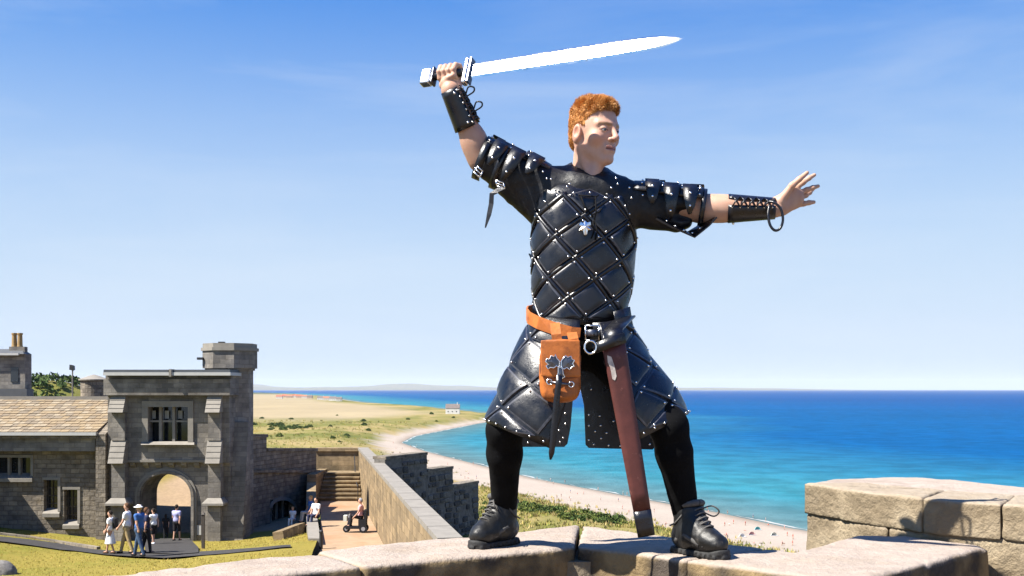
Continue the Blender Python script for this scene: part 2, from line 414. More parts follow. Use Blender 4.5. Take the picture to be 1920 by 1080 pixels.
m_land = mat('land_cover', (1, 1, 1), 0.95, spec=0.1, var=0.16, vscale=0.9, bump=0.6, bscale=1.3, bdist=0.4, attr='col')
used = keep[q].any(1); q = q[used]
ids = np.unique(q); remap = np.full(keep.size, -1); remap[ids] = np.arange(len(ids))
tag(mesh_from('terrain', P3.reshape(-1, 3)[ids], remap[q], m_land, smooth=True, attrs={'col': cl.reshape(-1, 3)[ids]}), kind='structure')

P2, q = polar(150, 70000, 260, -88, 88, 320)
s = -inland(P2)
P3 = np.concatenate([P2, np.full(s.shape + (1,), SEA)], -1)
nb = noise(P3 * A_(.22, 1, 0), 1 / 420., 21, 4); nc = noise(P3 * A_(.12, 1, 0), 1 / 90., 22, 3)
foam = A_(.62, .60, .55); tq = A_(.055, .31, .41); mid = A_(.0, .135, .39); deep = A_(.0, .10, .36)
cw = lerp(np.broadcast_to(A_(.16, .28, .30), P3.shape), np.broadcast_to(tq, P3.shape), s / 60)
cw = lerp(cw, np.broadcast_to(mid, P3.shape), (s - 90 + 110 * nb) / 330)
cw = lerp(cw, np.broadcast_to(deep, P3.shape), (s - 520 + 500 * nb) / 1500)
cw = cw * (1 + 0.16 * nc[..., None])
m_sea = mat('sea_water', (1, 1, 1), 0.5, spec=0.004, var=0.30, vlo=.38, vhi=.62, vscale=0.05, bump=0.8, bscale=0.16, bdist=1.4, attr='col', detail=9)
tag(mesh_from('sea', P3.reshape(-1, 3), q, m_sea, smooth=True, attrs={'col': cw.reshape(-1, 3)}), kind='structure')
# surf line hugging the beach
off = []
for i in range(3, 14):
    a, b = shore[i], shore[i + 1]
    for t in np.linspace(0, 1, 24, endpoint=False): off.append(a + (b - a) * t)
off = np.array(off)
mb = MB(); tn = np.gradient(off, axis=0); nn = np.stack([tn[:, 1], -tn[:, 0]], 1); nn /= np.linalg.norm(nn, axis=1)[:, None]
if inland((off[5] + nn[5] * 4)[None])[0] > 0: nn = -nn
w0 = 1.0 + 1.6 * noise(np.c_[off, off[:, :1] * 0], 1 / 17., 31, 3); w1 = w0 + .1 + 2.4 * np.clip(0.25 + 1.3 * noise(np.c_[off, off[:, :1] * 0], 1 / 11., 32, 3), 0, 1)
V = np.vstack([np.c_[off + nn * w0[:, None], np.full(len(off), SEA + .12)], np.c_[off + nn * w1[:, None], np.full(len(off), SEA + .06)]])
k = len(off); mb.add(V, [(i, i + 1, k + i + 1, k + i) for i in range(k - 1)])
tag(mb.build('surf', mat('sea_foam', (.62, .63, .61), .9, var=.1, vscale=.4)), kind='structure')

# far coast hills beyond the bay
mb = MB(); xs = np.linspace(-36000, 22000, 300)
for j, (yy, top, sd_) in enumerate(((54000, 270, 41), (61000, 470, 44))):
    hgt = []
    for x in xs:
        e = np.clip((19500 - x) / 19500, 0, 1) ** .8 * np.clip((x + 36000) / 4000, 0, 1) ** .5
        hgt.append(SEA - .5 + 14 * e + e * top * (0.62 + 0.55 * float(noise(A_(x, yy, 0)[None], 1 / 6000., sd_, 4)[0])))
    n_ = len(xs)
    V = [(x, yy - 700, SEA - .5) for x in xs] + [(x, yy, z) for x, z in zip(xs, hgt)] + [(x, yy + 1500, SEA - .5) for x in xs]
    mb.add(V, [(r * n_ + i, r * n_ + i + 1, (r + 1) * n_ + i + 1, (r + 1) * n_ + i) for r in (0, 1) for i in range(n_ - 1)])
tag(mb.build('far_hills', mat('hill_cover', (.12, .13, .06), .95, spec=.1, c2=(.26, .22, .10), vscale=.004), smooth=True), kind='structure')

# haze: even pale air round everything
mh = bpy.data.materials.new('haze_air'); mh.use_nodes = True; t_ = mh.node_tree; t_.nodes.clear()
pv = t_.nodes.new('ShaderNodeVolumePrincipled'); pv.inputs['Color'].default_value = (.80, .87, .97, 1); pv.inputs['Density'].default_value = 1.25e-5
pv.inputs['Anisotropy'].default_value = 0.0
om = t_.nodes.new('ShaderNodeOutputMaterial'); t_.links.new(pv.outputs[0], om.inputs['Volume'])
tag(MB().box((-75000, -75000, -70), (75000, 75000, 700)).build('haze', mh), kind='stuff')
# ================================================================== castle court
M_ash = mat('grey_ashlar', (.37, .34, .305), .9, spec=.2, var=.28, vscale=1.3, bump=.5, bscale=9, bdist=.03, brick=(.52, .23, .012), dirt=((.17, .155, .135), .6, .48, .72))
M_dress = mat('dressed_stone', (.40, .365, .315), .85, spec=.2, var=.12, vscale=3, bump=.3, bscale=14, bdist=.02)
M_rub = mat('rubble_stone', (.35, .305, .25), .95, spec=.15, var=.34, vscale=2.2, bump=.8, bscale=6, bdist=.05, brick=(.45, .22, .02), dirt=((.40, .30, .18), .6, .55, .8))
M_warm = mat('warm_sandstone', (.44, .33, .20), .9, spec=.15, var=.22, vscale=2.4, bump=.6, bscale=7, bdist=.03, brick=(.8, .33, .012), dirt=((.22, .17, .10), 1.1, .5, .72))
M_lead = mat('lead_roof', (.10, .11, .125), .6, var=.15, vscale=2)
M_white = mat('white_paint', (.74, .73, .70), .6, var=.06, vscale=4)
M_glass = mat('window_glass', (.016, .019, .022), .08, spec=.6, var=.2, vscale=1.2)
M_timber = mat('dark_timber', (.045, .035, .027), .7, var=.3, vscale=7)
M_pot = mat('clay_pot', (.52, .33, .13), .85, var=.18, vscale=8)
M_iron = mat('dark_iron', (.018, .018, .02), .5, spec=.5)

def XZ(x, y, Y=50.0): p = W(x, y, Y); return p[0], p[2]
def pbox(mb, x0, y0, x1, y1, Ya, Yb, m=0, Yr=None):       # pixel box read at depth Yr, from Ya (front) to Yb
    a = W(x0, y1, Yr or Ya); b = W(x1, y0, Yr or Ya); mb.box((a[0], Ya, a[2]), (b[0], Yb, b[2]), m); return mb
def holed(mb, x0, y0, x1, y1, holes, Ya, Yb, m=0):        # wall of boxes with rectangular openings (pixels)
    xs = sorted({x0, x1, *[h[0] for h in holes], *[h[2] for h in holes]}); ys = sorted({y0, y1, *[h[1] for h in holes], *[h[3] for h in holes]})
    for i in range(len(xs) - 1):
        run = None
        for j in range(len(ys) - 1):
            cx, cy = (xs[i] + xs[i + 1]) / 2, (ys[j] + ys[j + 1]) / 2
            solid = not any(h[0] < cx < h[2] and h[1] < cy < h[3] for h in holes)
            if solid: run = (run[0] if run else ys[j], ys[j + 1])
            if (not solid or j == len(ys) - 2) and run:
                pbox(mb, xs[i], run[0], xs[i + 1], run[1], Ya, Yb, m); run = None

# ---- ground of the court
def zc(x, y):
    x = np.asarray(x, float); y = np.asarray(y, float)
    z = -6.5 + .07 * np.clip(50 - y, 0, 60) + .11 * np.clip(-18.5 - x, 0, 30) + .11 * np.clip(x + 13.0, 0, 4.5)
    z = z + np.clip(y - 53.5, 0, 12) * .34 * np.clip((-15.0 - x) / 1.5, 0, 1)
    return z
def GZ(x, y, z_off=0.0):
    Y = 12.0
    while Y < 70 and ZC - (y - 730) / F * Y > zc((x - 960) / F * Y, Y): Y += .02
    return W(x, y, Y)
ramp_a, ramp_b = A_(-9.2, 64.), A_(-1.7, 25.)
def ramp_x(Y): return ramp_a[0] + (64 - Y) / 39. * 7.5
gx = np.linspace(-75, 3, 200); gy = np.concatenate([np.linspace(9, 53.4, 150), np.linspace(53.7, 78, 50)])
GX, GY = np.meshgrid(gx, gy, indexing='ij')
def lawn_x(Y): return np.interp(Y, [9, 25, 43.3, 53.6, 60.3, 64, 64.5, 78], [-3.5, -5.1, -7.9, -10.1, -11.0, -11.2, -18.0, -18.0])
GXc = np.minimum(GX, lawn_x(GY))
n_g = noise(np.stack([GXc, GY, GXc * 0], -1), 1 / 2.1, 61, 3)
GZ_ = zc(GXc, GY) + .05 * n_g
idx = np.arange(GX.size).reshape(GX.shape)
q = np.stack([idx[:-1, :-1], idx[1:, :-1], idx[1:, 1:], idx[:-1, 1:]], -1).reshape(-1, 4)
n1 = noise(np.stack([GXc, GY, GXc * 0], -1), 1 / 3.5, 62, 4); n2 = noise(np.stack([GXc, GY, GXc * 0], -1), 1 / .8, 63, 3)
cg = lerp(np.broadcast_to(A_(.46, .37, .08), GX.shape + (3,)), np.broadcast_to(A_(.26, .29, .04), GX.shape + (3,)), .35 + .9 * n1 + .5 * n2 + .05 * (-20 - GXc))
cg = lerp(cg, np.broadcast_to(A_(.58, .42, .27), GX.shape + (3,)) * (1 + .1 * n2[..., None]), (GY - 52.2 + .5 * n1) / .8)
bush = np.clip((n1 + .35) * 3, 0, 1) * np.clip((GY - 57.5) / 2, 0, 1) * np.clip((GXc + 22.5) / .8, 0, 1)
cg = lerp(cg, np.broadcast_to(A_(.40, .32, .05), GX.shape + (3,)), bush * .8)
m_lawn = mat('dry_lawn', (1, 1, 1), .95, spec=.1, var=.22, vscale=5, bump=.7, bscale=18, bdist=.06, attr='col')
tag(mesh_from('court_lawn', np.stack([GXc, GY, GZ_], -1).reshape(-1, 3), q, m_lawn, smooth=True, attrs={'col': cg.reshape(-1, 3)}), kind='structure')

def sheet(name, left_px, right_px, m, lift=.03, n=24):    # strip of ground between two pixel lines, laid on the court
    Lp = [GZ(*p) for p in left_px]; Rp = [GZ(*p) for p in right_px]
    def res(pts):
        pts = np.array(pts); t = np.linspace(0, len(pts) - 1, n); i = np.minimum(t.astype(int), len(pts) - 2); f = (t - i)[:, None]
        return pts[i] * (1 - f) + pts[i + 1] * f
    a, b = res(Lp), res(Rp); mb = MB(); V = []
    for k in np.linspace(0, 1, 6):
        p = a * (1 - k) + b * k; p[:, 2] = zc(p[:, 0], p[:, 1]) + lift; V.append(p)
    mb.add(np.vstack(V), [(r * n + i, r * n + i + 1, (r + 1) * n + i + 1, (r + 1) * n + i) for r in range(5) for i in range(n - 1)])
    return tag(mb.build(name, m), kind='structure')
M_tar = mat('path_asphalt', (.085, .08, .078), .9, spec=.2, var=.2, vscale=3, bump=.5, bscale=25, bdist=.02)
sheet('path', [(-60, 1012), (0, 1017), (60, 1025), (130, 1034), (200, 1043), (270, 1047), (350, 1046), (420, 1041), (500, 1033), (545, 1028)],
      [(-60, 1004), (0, 1008), (60, 1014), (130, 1024), (190, 1034), (270, 1038), (350, 1038), (420, 1034), (500, 1028), (545, 1024)], M_tar, .06)
sheet('gate_approach', [(272, 1040), (272, 1030), (268, 1022), (262, 1013)], [(372, 1040), (372, 1030), (364, 1022), (356, 1013)], M_tar, .09)
mb = MB()                                                # verge kerb along the path
for x0, y0, x1, y1 in ((0, 1003, 60, 1010), (60, 1010, 120, 1020), (120, 1020, 185, 1030)):
    mb.ribbon([GZ(x0, y0) + A_(0, 0, .03), GZ(x1, y1) + A_(0, 0, .03)], A_(0, 1, 0), .18, .16)
tag(mb.build('path_kerb', M_rub, uv=True), kind='structure')

# ---- gatehouse
gate = empty('gatehouse', (-16.2, 50, -6.5), 'grey stone gatehouse with arched gateway, mullioned window and corner turret', 'gatehouse')
mb = MB(); ax0, ax1, ay_s, ay_t = 265, 358, 932, 889
xc = (ax0 + ax1) / 2; hw = (ax1 - ax0) / 2
arc = [(xc + hw * math.cos(a), ay_s - (ay_s - ay_t) * math.sin(a) ** .92) for a in np.linspace(0, math.pi, 21)]
out = [(200, 1024), (ax0, 1024)] + arc[::-1] + [(ax1, 1024), (432, 1024), (432, 868), (200, 868)]
pbox(mb, 200, 868, ax0, 1024, 50.0, 52.2); pbox(mb, ax1, 868, 432, 1024, 50.0, 52.2)
for i in range(len(arc) - 1):
    (xa, ya), (xb, yb) = arc[i + 1], arc[i]
    mb.xz([XZ(xa, ya), XZ(xb, yb), XZ(xb, 868), XZ(xa, 868)], 50.0, 52.2)
mb.build('gate_wall', M_ash, gate, uv=True)
for k, (s0, s1, Yf) in enumerate(((1.03, 1.14, 49.86), (1.14, 1.24, 49.93))):          # arch mouldings
    mb = MB(); ri = [(ax0 - hw * (s0 - 1), 1018)] + [(xc + hw * s0 * math.cos(a), ay_s - ((ay_s - ay_t) + hw * (s0 - 1)) * math.sin(a) ** .92) for a in np.linspace(math.pi, 0, 21)] + [(ax1 + hw * (s0 - 1), 1018)]
    ro = [(ax0 - hw * (s1 - 1), 1018)] + [(xc + hw * s1 * math.cos(a), ay_s - ((ay_s - ay_t) + hw * (s1 - 1)) * math.sin(a) ** .92) for a in np.linspace(math.pi, 0, 21)] + [(ax1 + hw * (s1 - 1), 1018)]
    for i in range(len(ri) - 1):
        mb.xz([XZ(*ri[i]), XZ(*ro[i]), XZ(*ro[i + 1]), XZ(*ri[i + 1])], Yf, 50.05)
    mb.build('arch_moulding', M_dress if k else M_ash, gate, uv=True)
mb = MB(); win = (277, 763, 352, 829)
holed(mb, 202, 740, 430, 868, [win], 49.72, 52.2); mb.build('upper_wall', M_ash, gate, uv=True)
w = MB(); pbox(w, 266, 752, 362, 763, 49.62, 49.80); pbox(w, 266, 763, 277, 829, 49.64, 49.80); pbox(w, 352, 763, 362, 829, 49.64, 49.80)
w_ = w.build('window_surround', M_dress, gate, uv=True)
w = MB(); pbox(w, 277, 763, 352, 829, 50.45, 50.5); w.build('pane', M_glass, w_)
for x in (300.5, 325.5): w = MB(); pbox(w, x - 2.4, 763, x + 2.4, 829, 49.95, 50.2); w.build('mullion', M_dress, w_)
w = MB(); pbox(w, 277, 788, 352, 791.5, 50.02, 50.18); w.build('transom', M_dress, w_)
w = MB(); V = [W(264, 828, 49.72), W(364, 828, 49.72), W(364, 834, 49.4), W(264, 834, 49.4)]
w.add(V + [v + A_(0, .5, 0) for v in V] , [(0, 1, 2, 3), (4, 7, 6, 5), (0, 3, 7, 4), (1, 5, 6, 2), (3, 2, 6, 7), (0, 4, 5, 1)]); w.build('window_sill', M_dress, w_)
for lx in (283, 308, 333):                               # pale panels standing in for bright reflections in the panes
    w = MB(); pbox(w, lx + 1, 770, lx + 9, 785, 50.34, 50.36); w.build('pane_reflection', M_white, w_)
for x in np.arange(242, 390, 24.0):
    w = MB(); a = W(x, 866, 49.7); b = W(x + 10, 879, 49.7)
    w.add([(a[0], 49.74, a[2]), (b[0], 49.74, a[2]), (a[0], 50.02, a[2]), (b[0], 50.02, a[2]), (a[0], 49.80, a[2] - .16), (b[0], 49.80, a[2] - .16), (a[0], 50.02, b[2]), (b[0], 50.02, b[2])],
          [(0, 1, 3, 2), (0, 4, 5, 1), (4, 6, 7, 5), (2, 3, 7, 6), (0, 2, 6, 4), (1, 5, 7, 3)])
    w.build('corbel', M_ash, gate, uv=True)
w = MB(); pbox(w, 238, 862.5, 387, 866.5, 49.66, 50.0); w.build('string_course', M_dress, gate, uv=True)
def pier(x0, x1):
    mb = MB()
    def pz(y): return W(0, y, 49.4)[2]
    X0, X1 = W(x0, 0, 49.4)[0], W(x1, 0, 49.4)[0]
    for yt, yb in ((742, 773), (826, 868)):              # weathered set-offs in four courses
        k = 4
        for i in range(k):
            za, zb = pz(yt + (yb - yt) * i / k), pz(yt + (yb - yt) * (i + 1) / k)
            fa, fb = 49.48 - .42 * i / k, 49.48 - .42 * (i + 1) / k - .03
            mb.add([(X0, fa, za), (X1, fa, za), (X1, fb, zb), (X0, fb, zb), (X0, 50.1, za), (X1, 50.1, za), (X1, 50.1, zb), (X0, 50.1, zb)],
                   [(0, 3, 2, 1), (4, 5, 6, 7), (0, 1, 5, 4), (3, 7, 6, 2), (0, 4, 7, 3), (1, 2, 6, 5)], 1)
    for y0, y1, Yf in ((773, 826, 49.42), (868, 936, 49.42), (946, 1024, 49.36)):
        mb.box((X0 + .04, Yf, pz(y1)), (X1 - .04, 50.12, pz(y0)), 0)
    mb.add([(X0 + .02, 49.4, pz(934)), (X1 - .02, 49.4, pz(934)), (X1 + .16, 49.12, pz(943)), (X0 - .16, 49.12, pz(943)), (X1 + .16, 49.12, pz(947)), (X0 - .16, 49.12, pz(947)),
            (X0 + .02, 50.11, pz(934)), (X1 - .02, 50.11, pz(934)), (X1 + .16, 50.11, pz(947)), (X0 - .16, 50.11, pz(947)), (X0 - .16, 50.11, pz(943)), (X1 + .16, 50.11, pz(943))],
           [(0, 3, 2, 1), (3, 5, 4, 2), (0, 6, 10, 9, 5, 3), (1, 2, 4, 8, 11, 7), (5, 9, 8, 4), (0, 1, 7, 6)], 1)
    mb.build('buttress', [M_ash, M_dress], gate, uv=True)
pier(207, 235); pier(388, 415)
w = MB(); pbox(w, 194, 711, 431, 741, 49.3, 52.6, Yr=49.3); w.build('parapet', M_ash, gate, uv=True)
for x0, x1 in ((193, 316.5), (321, 432)):
    w = MB(); pbox(w, x0, 698, x1, 704, 49.05, 52.7, Yr=49.05); c_ = w.build('cornice', M_white, gate)
    w = MB(); pbox(w, x0 + 1, 693, x1 - 1, 698, 49.25, 52.7, Yr=49.25); w.build('lead_capping', M_lead, c_)
w = MB(); pbox(w, 316.5, 692, 321, 706, 49.0, 49.5); w.build('rainwater_head', M_dress, gate)
w = MB(); pbox(w, 194, 704, 431, 711, 49.55, 52.55, Yr=49.3); w.build('parapet_neck', M_ash, gate, uv=True)
w = MB(); w.box((-19.0, 52.61, -2.6), (-13.6, 55.5, .2)); w.build('rear_range', M_ash, gate, uv=True)
# turret
def octo(c, ap, z0, z1, taper=None):
    r = ap / math.cos(math.pi / 8); pts = [(c[0] + r * math.cos(math.pi / 8 + i * math.pi / 4), c[1] + r * math.sin(math.pi / 8 + i * math.pi / 4)) for i in range(8)]
    return pts
tc_ = (W(430, 0, 51.6)[0], 51.75); Yt = 50.6
def tz(y): return W(0, y, Yt)[2]
w = MB(); w.prism(octo(tc_, 1.02, 0, 0), -7, tz(690)); tur = w.build('turret', M_ash, gate, uv=True)
w = MB(); w.prism(octo(tc_, 1.20, 0, 0), tz(690), tz(657)); w.prism(octo(tc_, 1.10, 0, 0), tz(694), tz(690)); w.build('turret_cap', M_ash, tur, uv=True)
w = MB(); w.prism(octo(tc_, 1.27, 0, 0), tz(657), tz(651)); w.build('turret_cornice', M_dress, tur)
w = MB(); w.prism(octo(tc_, 1.19, 0, 0), tz(651), tz(643)); w.build('turret_coping', M_dress, tur)
for x, y in ((374, 672), (414, 642.5)):
    w = MB(); pbox(w, x - 5, y - 2, x + 6, y + 2.5, 51.0, 51.25); w.build('water_spout', M_iron, tur)
w = MB()                                                 # battered buttress at the turret foot
X0, X1 = W(416, 0, 50)[0], W(459, 0, 50)[0]
w.add([(X0, 49.5, -7), (X1, 49.5, -7), (X1, 50.68, W(0, 792, 50)[2]), (X0, 50.68, W(0, 792, 50)[2]), (X0, 51, -7), (X1, 51, -7), (X1, 51, W(0, 792, 50)[2]), (X0, 51, W(0, 792, 50)[2])],
      [(0, 1, 2, 3), (4, 7, 6, 5), (0, 3, 7, 4), (1, 5, 6, 2), (2, 6, 7, 3), (0, 4, 5, 1)])
w.build('battered_buttress', M_ash, gate, uv=True)
# notice board beside the gate arch
nb_ = empty('notice_board', GZ(351, 1016), 'small white notice board low beside the right jamb of the gate arch', 'notice')
w = MB(); pbox(w, 369, 984, 377, 1003, 49.96, 49.985); w.build('panel', M_white, nb_)
for y_ in (983, 1003): pbox(MB(), 368, y_, 378, y_ + 1.3, 49.95, 49.99).build('frame_rail', M_timber, nb_)

# ---- left range with stone-tiled roof
rngb = empty('stone_lodge', (-22, 50.2, -6.3), 'low grey lodge with a mossy stone-tiled roof left of the gatehouse', 'building')
wins = [(-60, 858, 57, 893), (82, 900, 108, 959), (120, 918, 145, 981), (185, 938, 195, 986)]
mb = MB(); holed(mb, -140, 845, 199.5, 1040, wins, 50.15, 51.0); mb.build('wall', M_rub, rngb, uv=True)
for i, (x0, y0, x1, y1) in enumerate(wins):
    w = MB(); pbox(w, x0, y0, x1, y1, 50.55, 50.6); f = w.build('window', M_glass if i else M_glass, rngb)
    w = MB()
    if i == 0:
        for x in (-36, -10, 16, 36): pbox(MB(), x - 2, y0, x + 2, y1, 50.25, 50.5).build('mullion', M_dress, f)
    elif i < 3:
        for x in np.linspace(x0, x1, 4)[1:-1]: pbox(w, x - .7, y0, x + .7, y1, 50.5, 50.55)
        for y in np.linspace(y0, y1, 5)[1:-1]: pbox(w, x0, y - .7, x1, y + .7, 50.497, 50.545)
        w.build('glazing_bar', M_timber, f)
    if i < 3:
        w = MB(); V = [W(x0 - 1, y1 - 1.5, 50.2) + A_(0, .3, .1), W(x1 + 1, y1 - 1.5, 50.2) + A_(0, .3, .1), W(x1 + 3, y1 + 4, 49.95), W(x0 - 3, y1 + 4, 49.95)]
        w.add(V + [V[0] + A_(0, 0, -.4), V[1] + A_(0, 0, -.4), V[2] + A_(0, 0, -.17), V[3] + A_(0, 0, -.17)], [(0, 3, 2, 1), (4, 5, 6, 7), (3, 7, 6, 2), (0, 4, 7, 3), (1, 2, 6, 5), (0, 1, 5, 4)])
        w.build('window_sill', M_dress, f)
        w = MB(); pbox(w, x1, y0 - 4, x1 + 5, y1, 50.10, 50.3); pbox(w, x0 - 3, y0 - 5, x1 + 5, y0, 50.09, 50.3) ; w.build('window_jamb', M_dress, f)
w = MB(); pbox(w, -140, 819, 178, 846, 49.62, 50.9, Yr=49.62); w.build('eaves_band', M_ash, rngb, uv=True)
w = MB(); pbox(w, -140, 811, 179.5, 816.5, 49.33, 49.62, Yr=49.33); pbox(w, -140, 816.5, 178, 819, 49.55, 50.5, Yr=49.5); w.build('gutter', M_white, rngb)
e0 = W(0, 810, 49.45); r0 = W(0, 748, 54.2)              # eave and ridge (y, z)
ey, ez, ry, rz_ = 49.45, e0[2], 54.2, r0[2]
X0 = W(-140, 0, 49.5)[0]; X1 = W(181, 0, 49.5)[0]
w = MB(); w.add([(X0, ey, ez - .06), (X1, ey, ez - .06), (X1, ry, rz_ - .06), (X0, ry, rz_ - .06), (X0, ey, ez - .3), (X1, ey, ez - .3), (X1, ry, ez - .3), (X0, ry, ez - .3)],
                [(0, 1, 2, 3), (7, 6, 5, 4), (0, 4, 5, 1), (1, 5, 6, 2), (2, 6, 7, 3), (3, 7, 4, 0)])
roof = w.build('roof', M_rub, rngb, uv=True)
tile_m = [mat('roof_tile_%d' % i, c, .95, spec=.1, var=.3, vscale=4, bump=.6, bscale=12, bdist=.03, dirt=(d, 2.2, .5, .7)) for i, (c, d) in enumerate((
    ((.42, .32, .21), (.25, .16, .09)), ((.50, .41, .29), (.38, .22, .10)), ((.36, .29, .21), (.14, .11, .08)), ((.46, .35, .22), (.28, .21, .14))))]
tm = []
for wdt in (.26, .33, .41):
    for j, mt in enumerate(tile_m):
        b = MB(); h_ = .30
        b.add([(-wdt / 2, 0, 0), (wdt / 2, 0, .008), (wdt / 2 - .01, h_ * 2, .012), (-wdt / 2 + .006, h_ * 2, .006), (-wdt / 2, -.004, .055), (wdt / 2, -.004, .062), (wdt / 2 - .01, h_ * 2, .02), (-wdt / 2 + .006, h_ * 2, .018)],
              [(0, 3, 2, 1), (4, 5, 6, 7), (0, 1, 5, 4), (2, 3, 7, 6), (1, 2, 6, 5), (0, 4, 7, 3)])
        o = b.build('tile', mt); bpy.data.objects.remove(o); me = bpy.data.meshes[-1]
        tm.append((wdt, [m for m in bpy.data.meshes if m.users == 0][-1]))
sl = math.atan2(rz_ - ez, ry - ey); slen = math.hypot(rz_ - ez, ry - ey); rows = 13; Xl = W(-75, 0, 50)[0]
Minv = wmat(roof).inverted()
for r_ in range(rows):
    x = Xl + random.uniform(-.2, 0); v = slen * r_ / rows
    while x < X1 - .05:
        wdt, me = random.choice(tm)
        if x + wdt > X1: wdt2 = X1 - x
        o = bpy.data.objects.new('tile', me); col.objects.link(o); o.parent = roof; o.matrix_parent_inverse = Minv
        o.location = (min(x + wdt / 2, X1 - wdt / 2), ey + v * math.cos(sl), ez + v * math.sin(sl) - .045 + random.uniform(0, .012))
        o.rotation_euler = (sl + random.uniform(-.015, .02), random.uniform(-.01, .01), random.uniform(-.015, .015)); x += wdt + .008
w = MB(); w.box((X0, ry - .15, rz_ - .2), (X1 + .5, ry + .25, rz_ + .13)); w.build('ridge_stone', M_dress, rngb)
w = MB(); Xa, Xb = W(181, 0, 49.6)[0], W(199, 0, 49.6)[0]
w.add([(Xa, 49.5, ez - .1), (Xb, 49.5, ez - .1), (Xb, ry, rz_ + .14), (Xa, ry, rz_ + .14), (Xa, 49.5, -7), (Xb, 49.5, -7), (Xb, ry, -7), (Xa, ry, -7)],
      [(0, 1, 2, 3), (4, 7, 6, 5), (0, 4, 5, 1), (1, 5, 6, 2), (2, 6, 7, 3), (3, 7, 4, 0)]); w.build('gable_wall', M_rub, rngb, uv=True)
w = MB(); w.box((-40, 46.6, -7.2), (-25.15, 50.14, -1.45)); w.build('unseen_bay', M_rub, rngb, uv=True)  # unseen block left of view, shaped to cast the diagonal shadow on the wall

# ---- taller house behind with chimney
hb = empty('rear_house', (-34, 70, -6), 'dark stone house with two yellow chimney pots at the left edge', 'building')
w = MB(); a = W(-120, 742, 70); b = W(47, 664, 70); w.box((a[0], 70, -6), (b[0], 70.6, b[2])); w.build('wall', M_ash, hb, uv=True)
w = MB(); V0 = W(47, 664, 70); V1 = W(53, 667, 72)
w.prism([(V0[0], 70.0), (V0[0] + .2, 70.2), (V0[0] + .2, 70.5), (V0[0], 70.6)], -6, V0[2]); w.build('gable_wall', M_ash, hb, uv=True)
w = MB(); w.add([(a[0], 69.7, b[2]), (b[0] + .05, 69.7, b[2]), (b[0] - .3, 70.3, b[2] + .35), (a[0], 70.3, b[2] + .35), (a[0], 70.9, b[2]), (b[0] + .05, 70.9, b[2])], [(0, 1, 2, 3), (3, 2, 5, 4), (0, 4, 5, 1), (0, 3, 4), (1, 5, 2)]); w.build('roof', M_lead, hb)
w = MB(); pbox(w, -120, 662, 34, 666, 69.62, 69.8, Yr=69.6); w.build('gutter', M_white, hb)
w = MB(); pbox(w, 17, 650, 46, 672, 70.1, 70.55); ch = w.build('chimney', M_ash, hb, uv=True)
for x in (26.5, 37):
    w = MB(); p = W(x, 650, 70.3); w.lathe((p[0], 70.33, p[2]), [(.19, 0), (.17, .1), (.15, .75), (.18, .8), (.18, .9), (.13, .9)], 12); w.build('chimney_pot', M_pot, ch, smooth=False)
w = MB(); pbox(w, -120, 729, 50, 743, 69.0, 70.0, Yr=69); w.build('lead_flashing', M_lead, hb)
w = MB(); pbox(w, 20, 690, 34, 716, 69.95, 69.99); w.build('window', M_glass, hb)

# ---- round turret and flood lamp behind the lodge
rt = empty('round_turret', (W(170, 0, 62)[0], 62, -4), 'small round stone turret with pale conical cap behind the lodge', 'turret')
c0 = A_(W(170, 0, 62)[0], 62.5, 0); zt = W(0, 713, 62)[2]
w = MB(); w.lathe(c0, [(.74, -6), (.74, zt)], 24); w.build('drum', M_rub, rt, uv=True)
w = MB(); w.lathe(c0, [(.86, zt), (.86, zt + .06), (.3, zt + .26), (.05, zt + .34)], 24); w.build('cap', M_dress, rt)
lp_ = empty('flood_lamp', (W(136, 0, 64)[0], 64, -4), 'slim lamp post with dark lamp head behind the stone roof', 'lamp')
px_ = W(136, 0, 64)[0]
w = MB(); w.tube([(px_, 64, -4), (px_, 64, W(0, 694, 64)[2])], .045, 8); w.build('post', M_dress, lp_)
w = MB(); zl = W(0, 689, 64)[2]; w.add([(px_ - .12, 63.8, zl - .14), (px_ + .14, 63.8, zl - .2), (px_ + .1, 63.8, zl + .14), (px_ - .1, 63.8, zl + .17), (px_ - .1, 64.15, zl - .1), (px_ + .1, 64.15, zl - .14), (px_ + .08, 64.15, zl + .1), (px_ - .08, 64.15, zl + .12)],
              [(0, 1, 2, 3), (4, 7, 6, 5), (0, 3, 7, 4), (1, 5, 6, 2), (2, 6, 7, 3), (0, 4, 5, 1)]); w.build('lamp_head', M_iron, lp_)

# ---- curtain wall, stairs, terrace and ramp wall
cw_ = empty('curtain_wall', (-12.6, 57, -6), 'shaded curtain wall with walkway and arched recess right of the gatehouse turret', 'wall')
K0, K1 = A_(-13.75, 52.3), A_(-11.45, 62.0); kn_ = nrm(A_(K1[1] - K0[1], -(K1[0] - K0[0])))
def kpx(px): k = (px - 960) / F; d = K1 - K0; t = (k * K0[1] - K0[0]) / (d[0] - k * d[1]); return K0 + d * t
def kseg(mb, x0, x1, y0, y1, f0, f1):                    # piece of the oblique wall between pixel columns and rows
    p0, p1 = kpx(x0), kpx(x1); zt_ = [W(0, y0, p0[1])[2], W(0, y0, p1[1])[2]]; zb_ = [W(0, y1, p0[1])[2], W(0, y1, p1[1])[2]] if y1 else [-7.2, -7.2]
    mb.prism([tuple(p0 + kn_ * f0), tuple(p1 + kn_ * f0), tuple(p1 + kn_ * f1), tuple(p0 + kn_ * f1)], [zb_[0], zb_[1], zb_[1], zb_[0]], [zt_[0], zt_[1], zt_[1], zt_[0]]); return mb
kseg(MB(), 436, 593, 846, 884, -.6, 0).build('parapet', M_rub, cw_, uv=True)
kseg(MB(), 436, 500, 820, 846, -.6, 0).build('raised_merlon', M_rub, cw_, uv=True)
kseg(MB(), 500.3, 594, 840, 846, -.68, .07).build('coping', M_rub, cw_, uv=True)
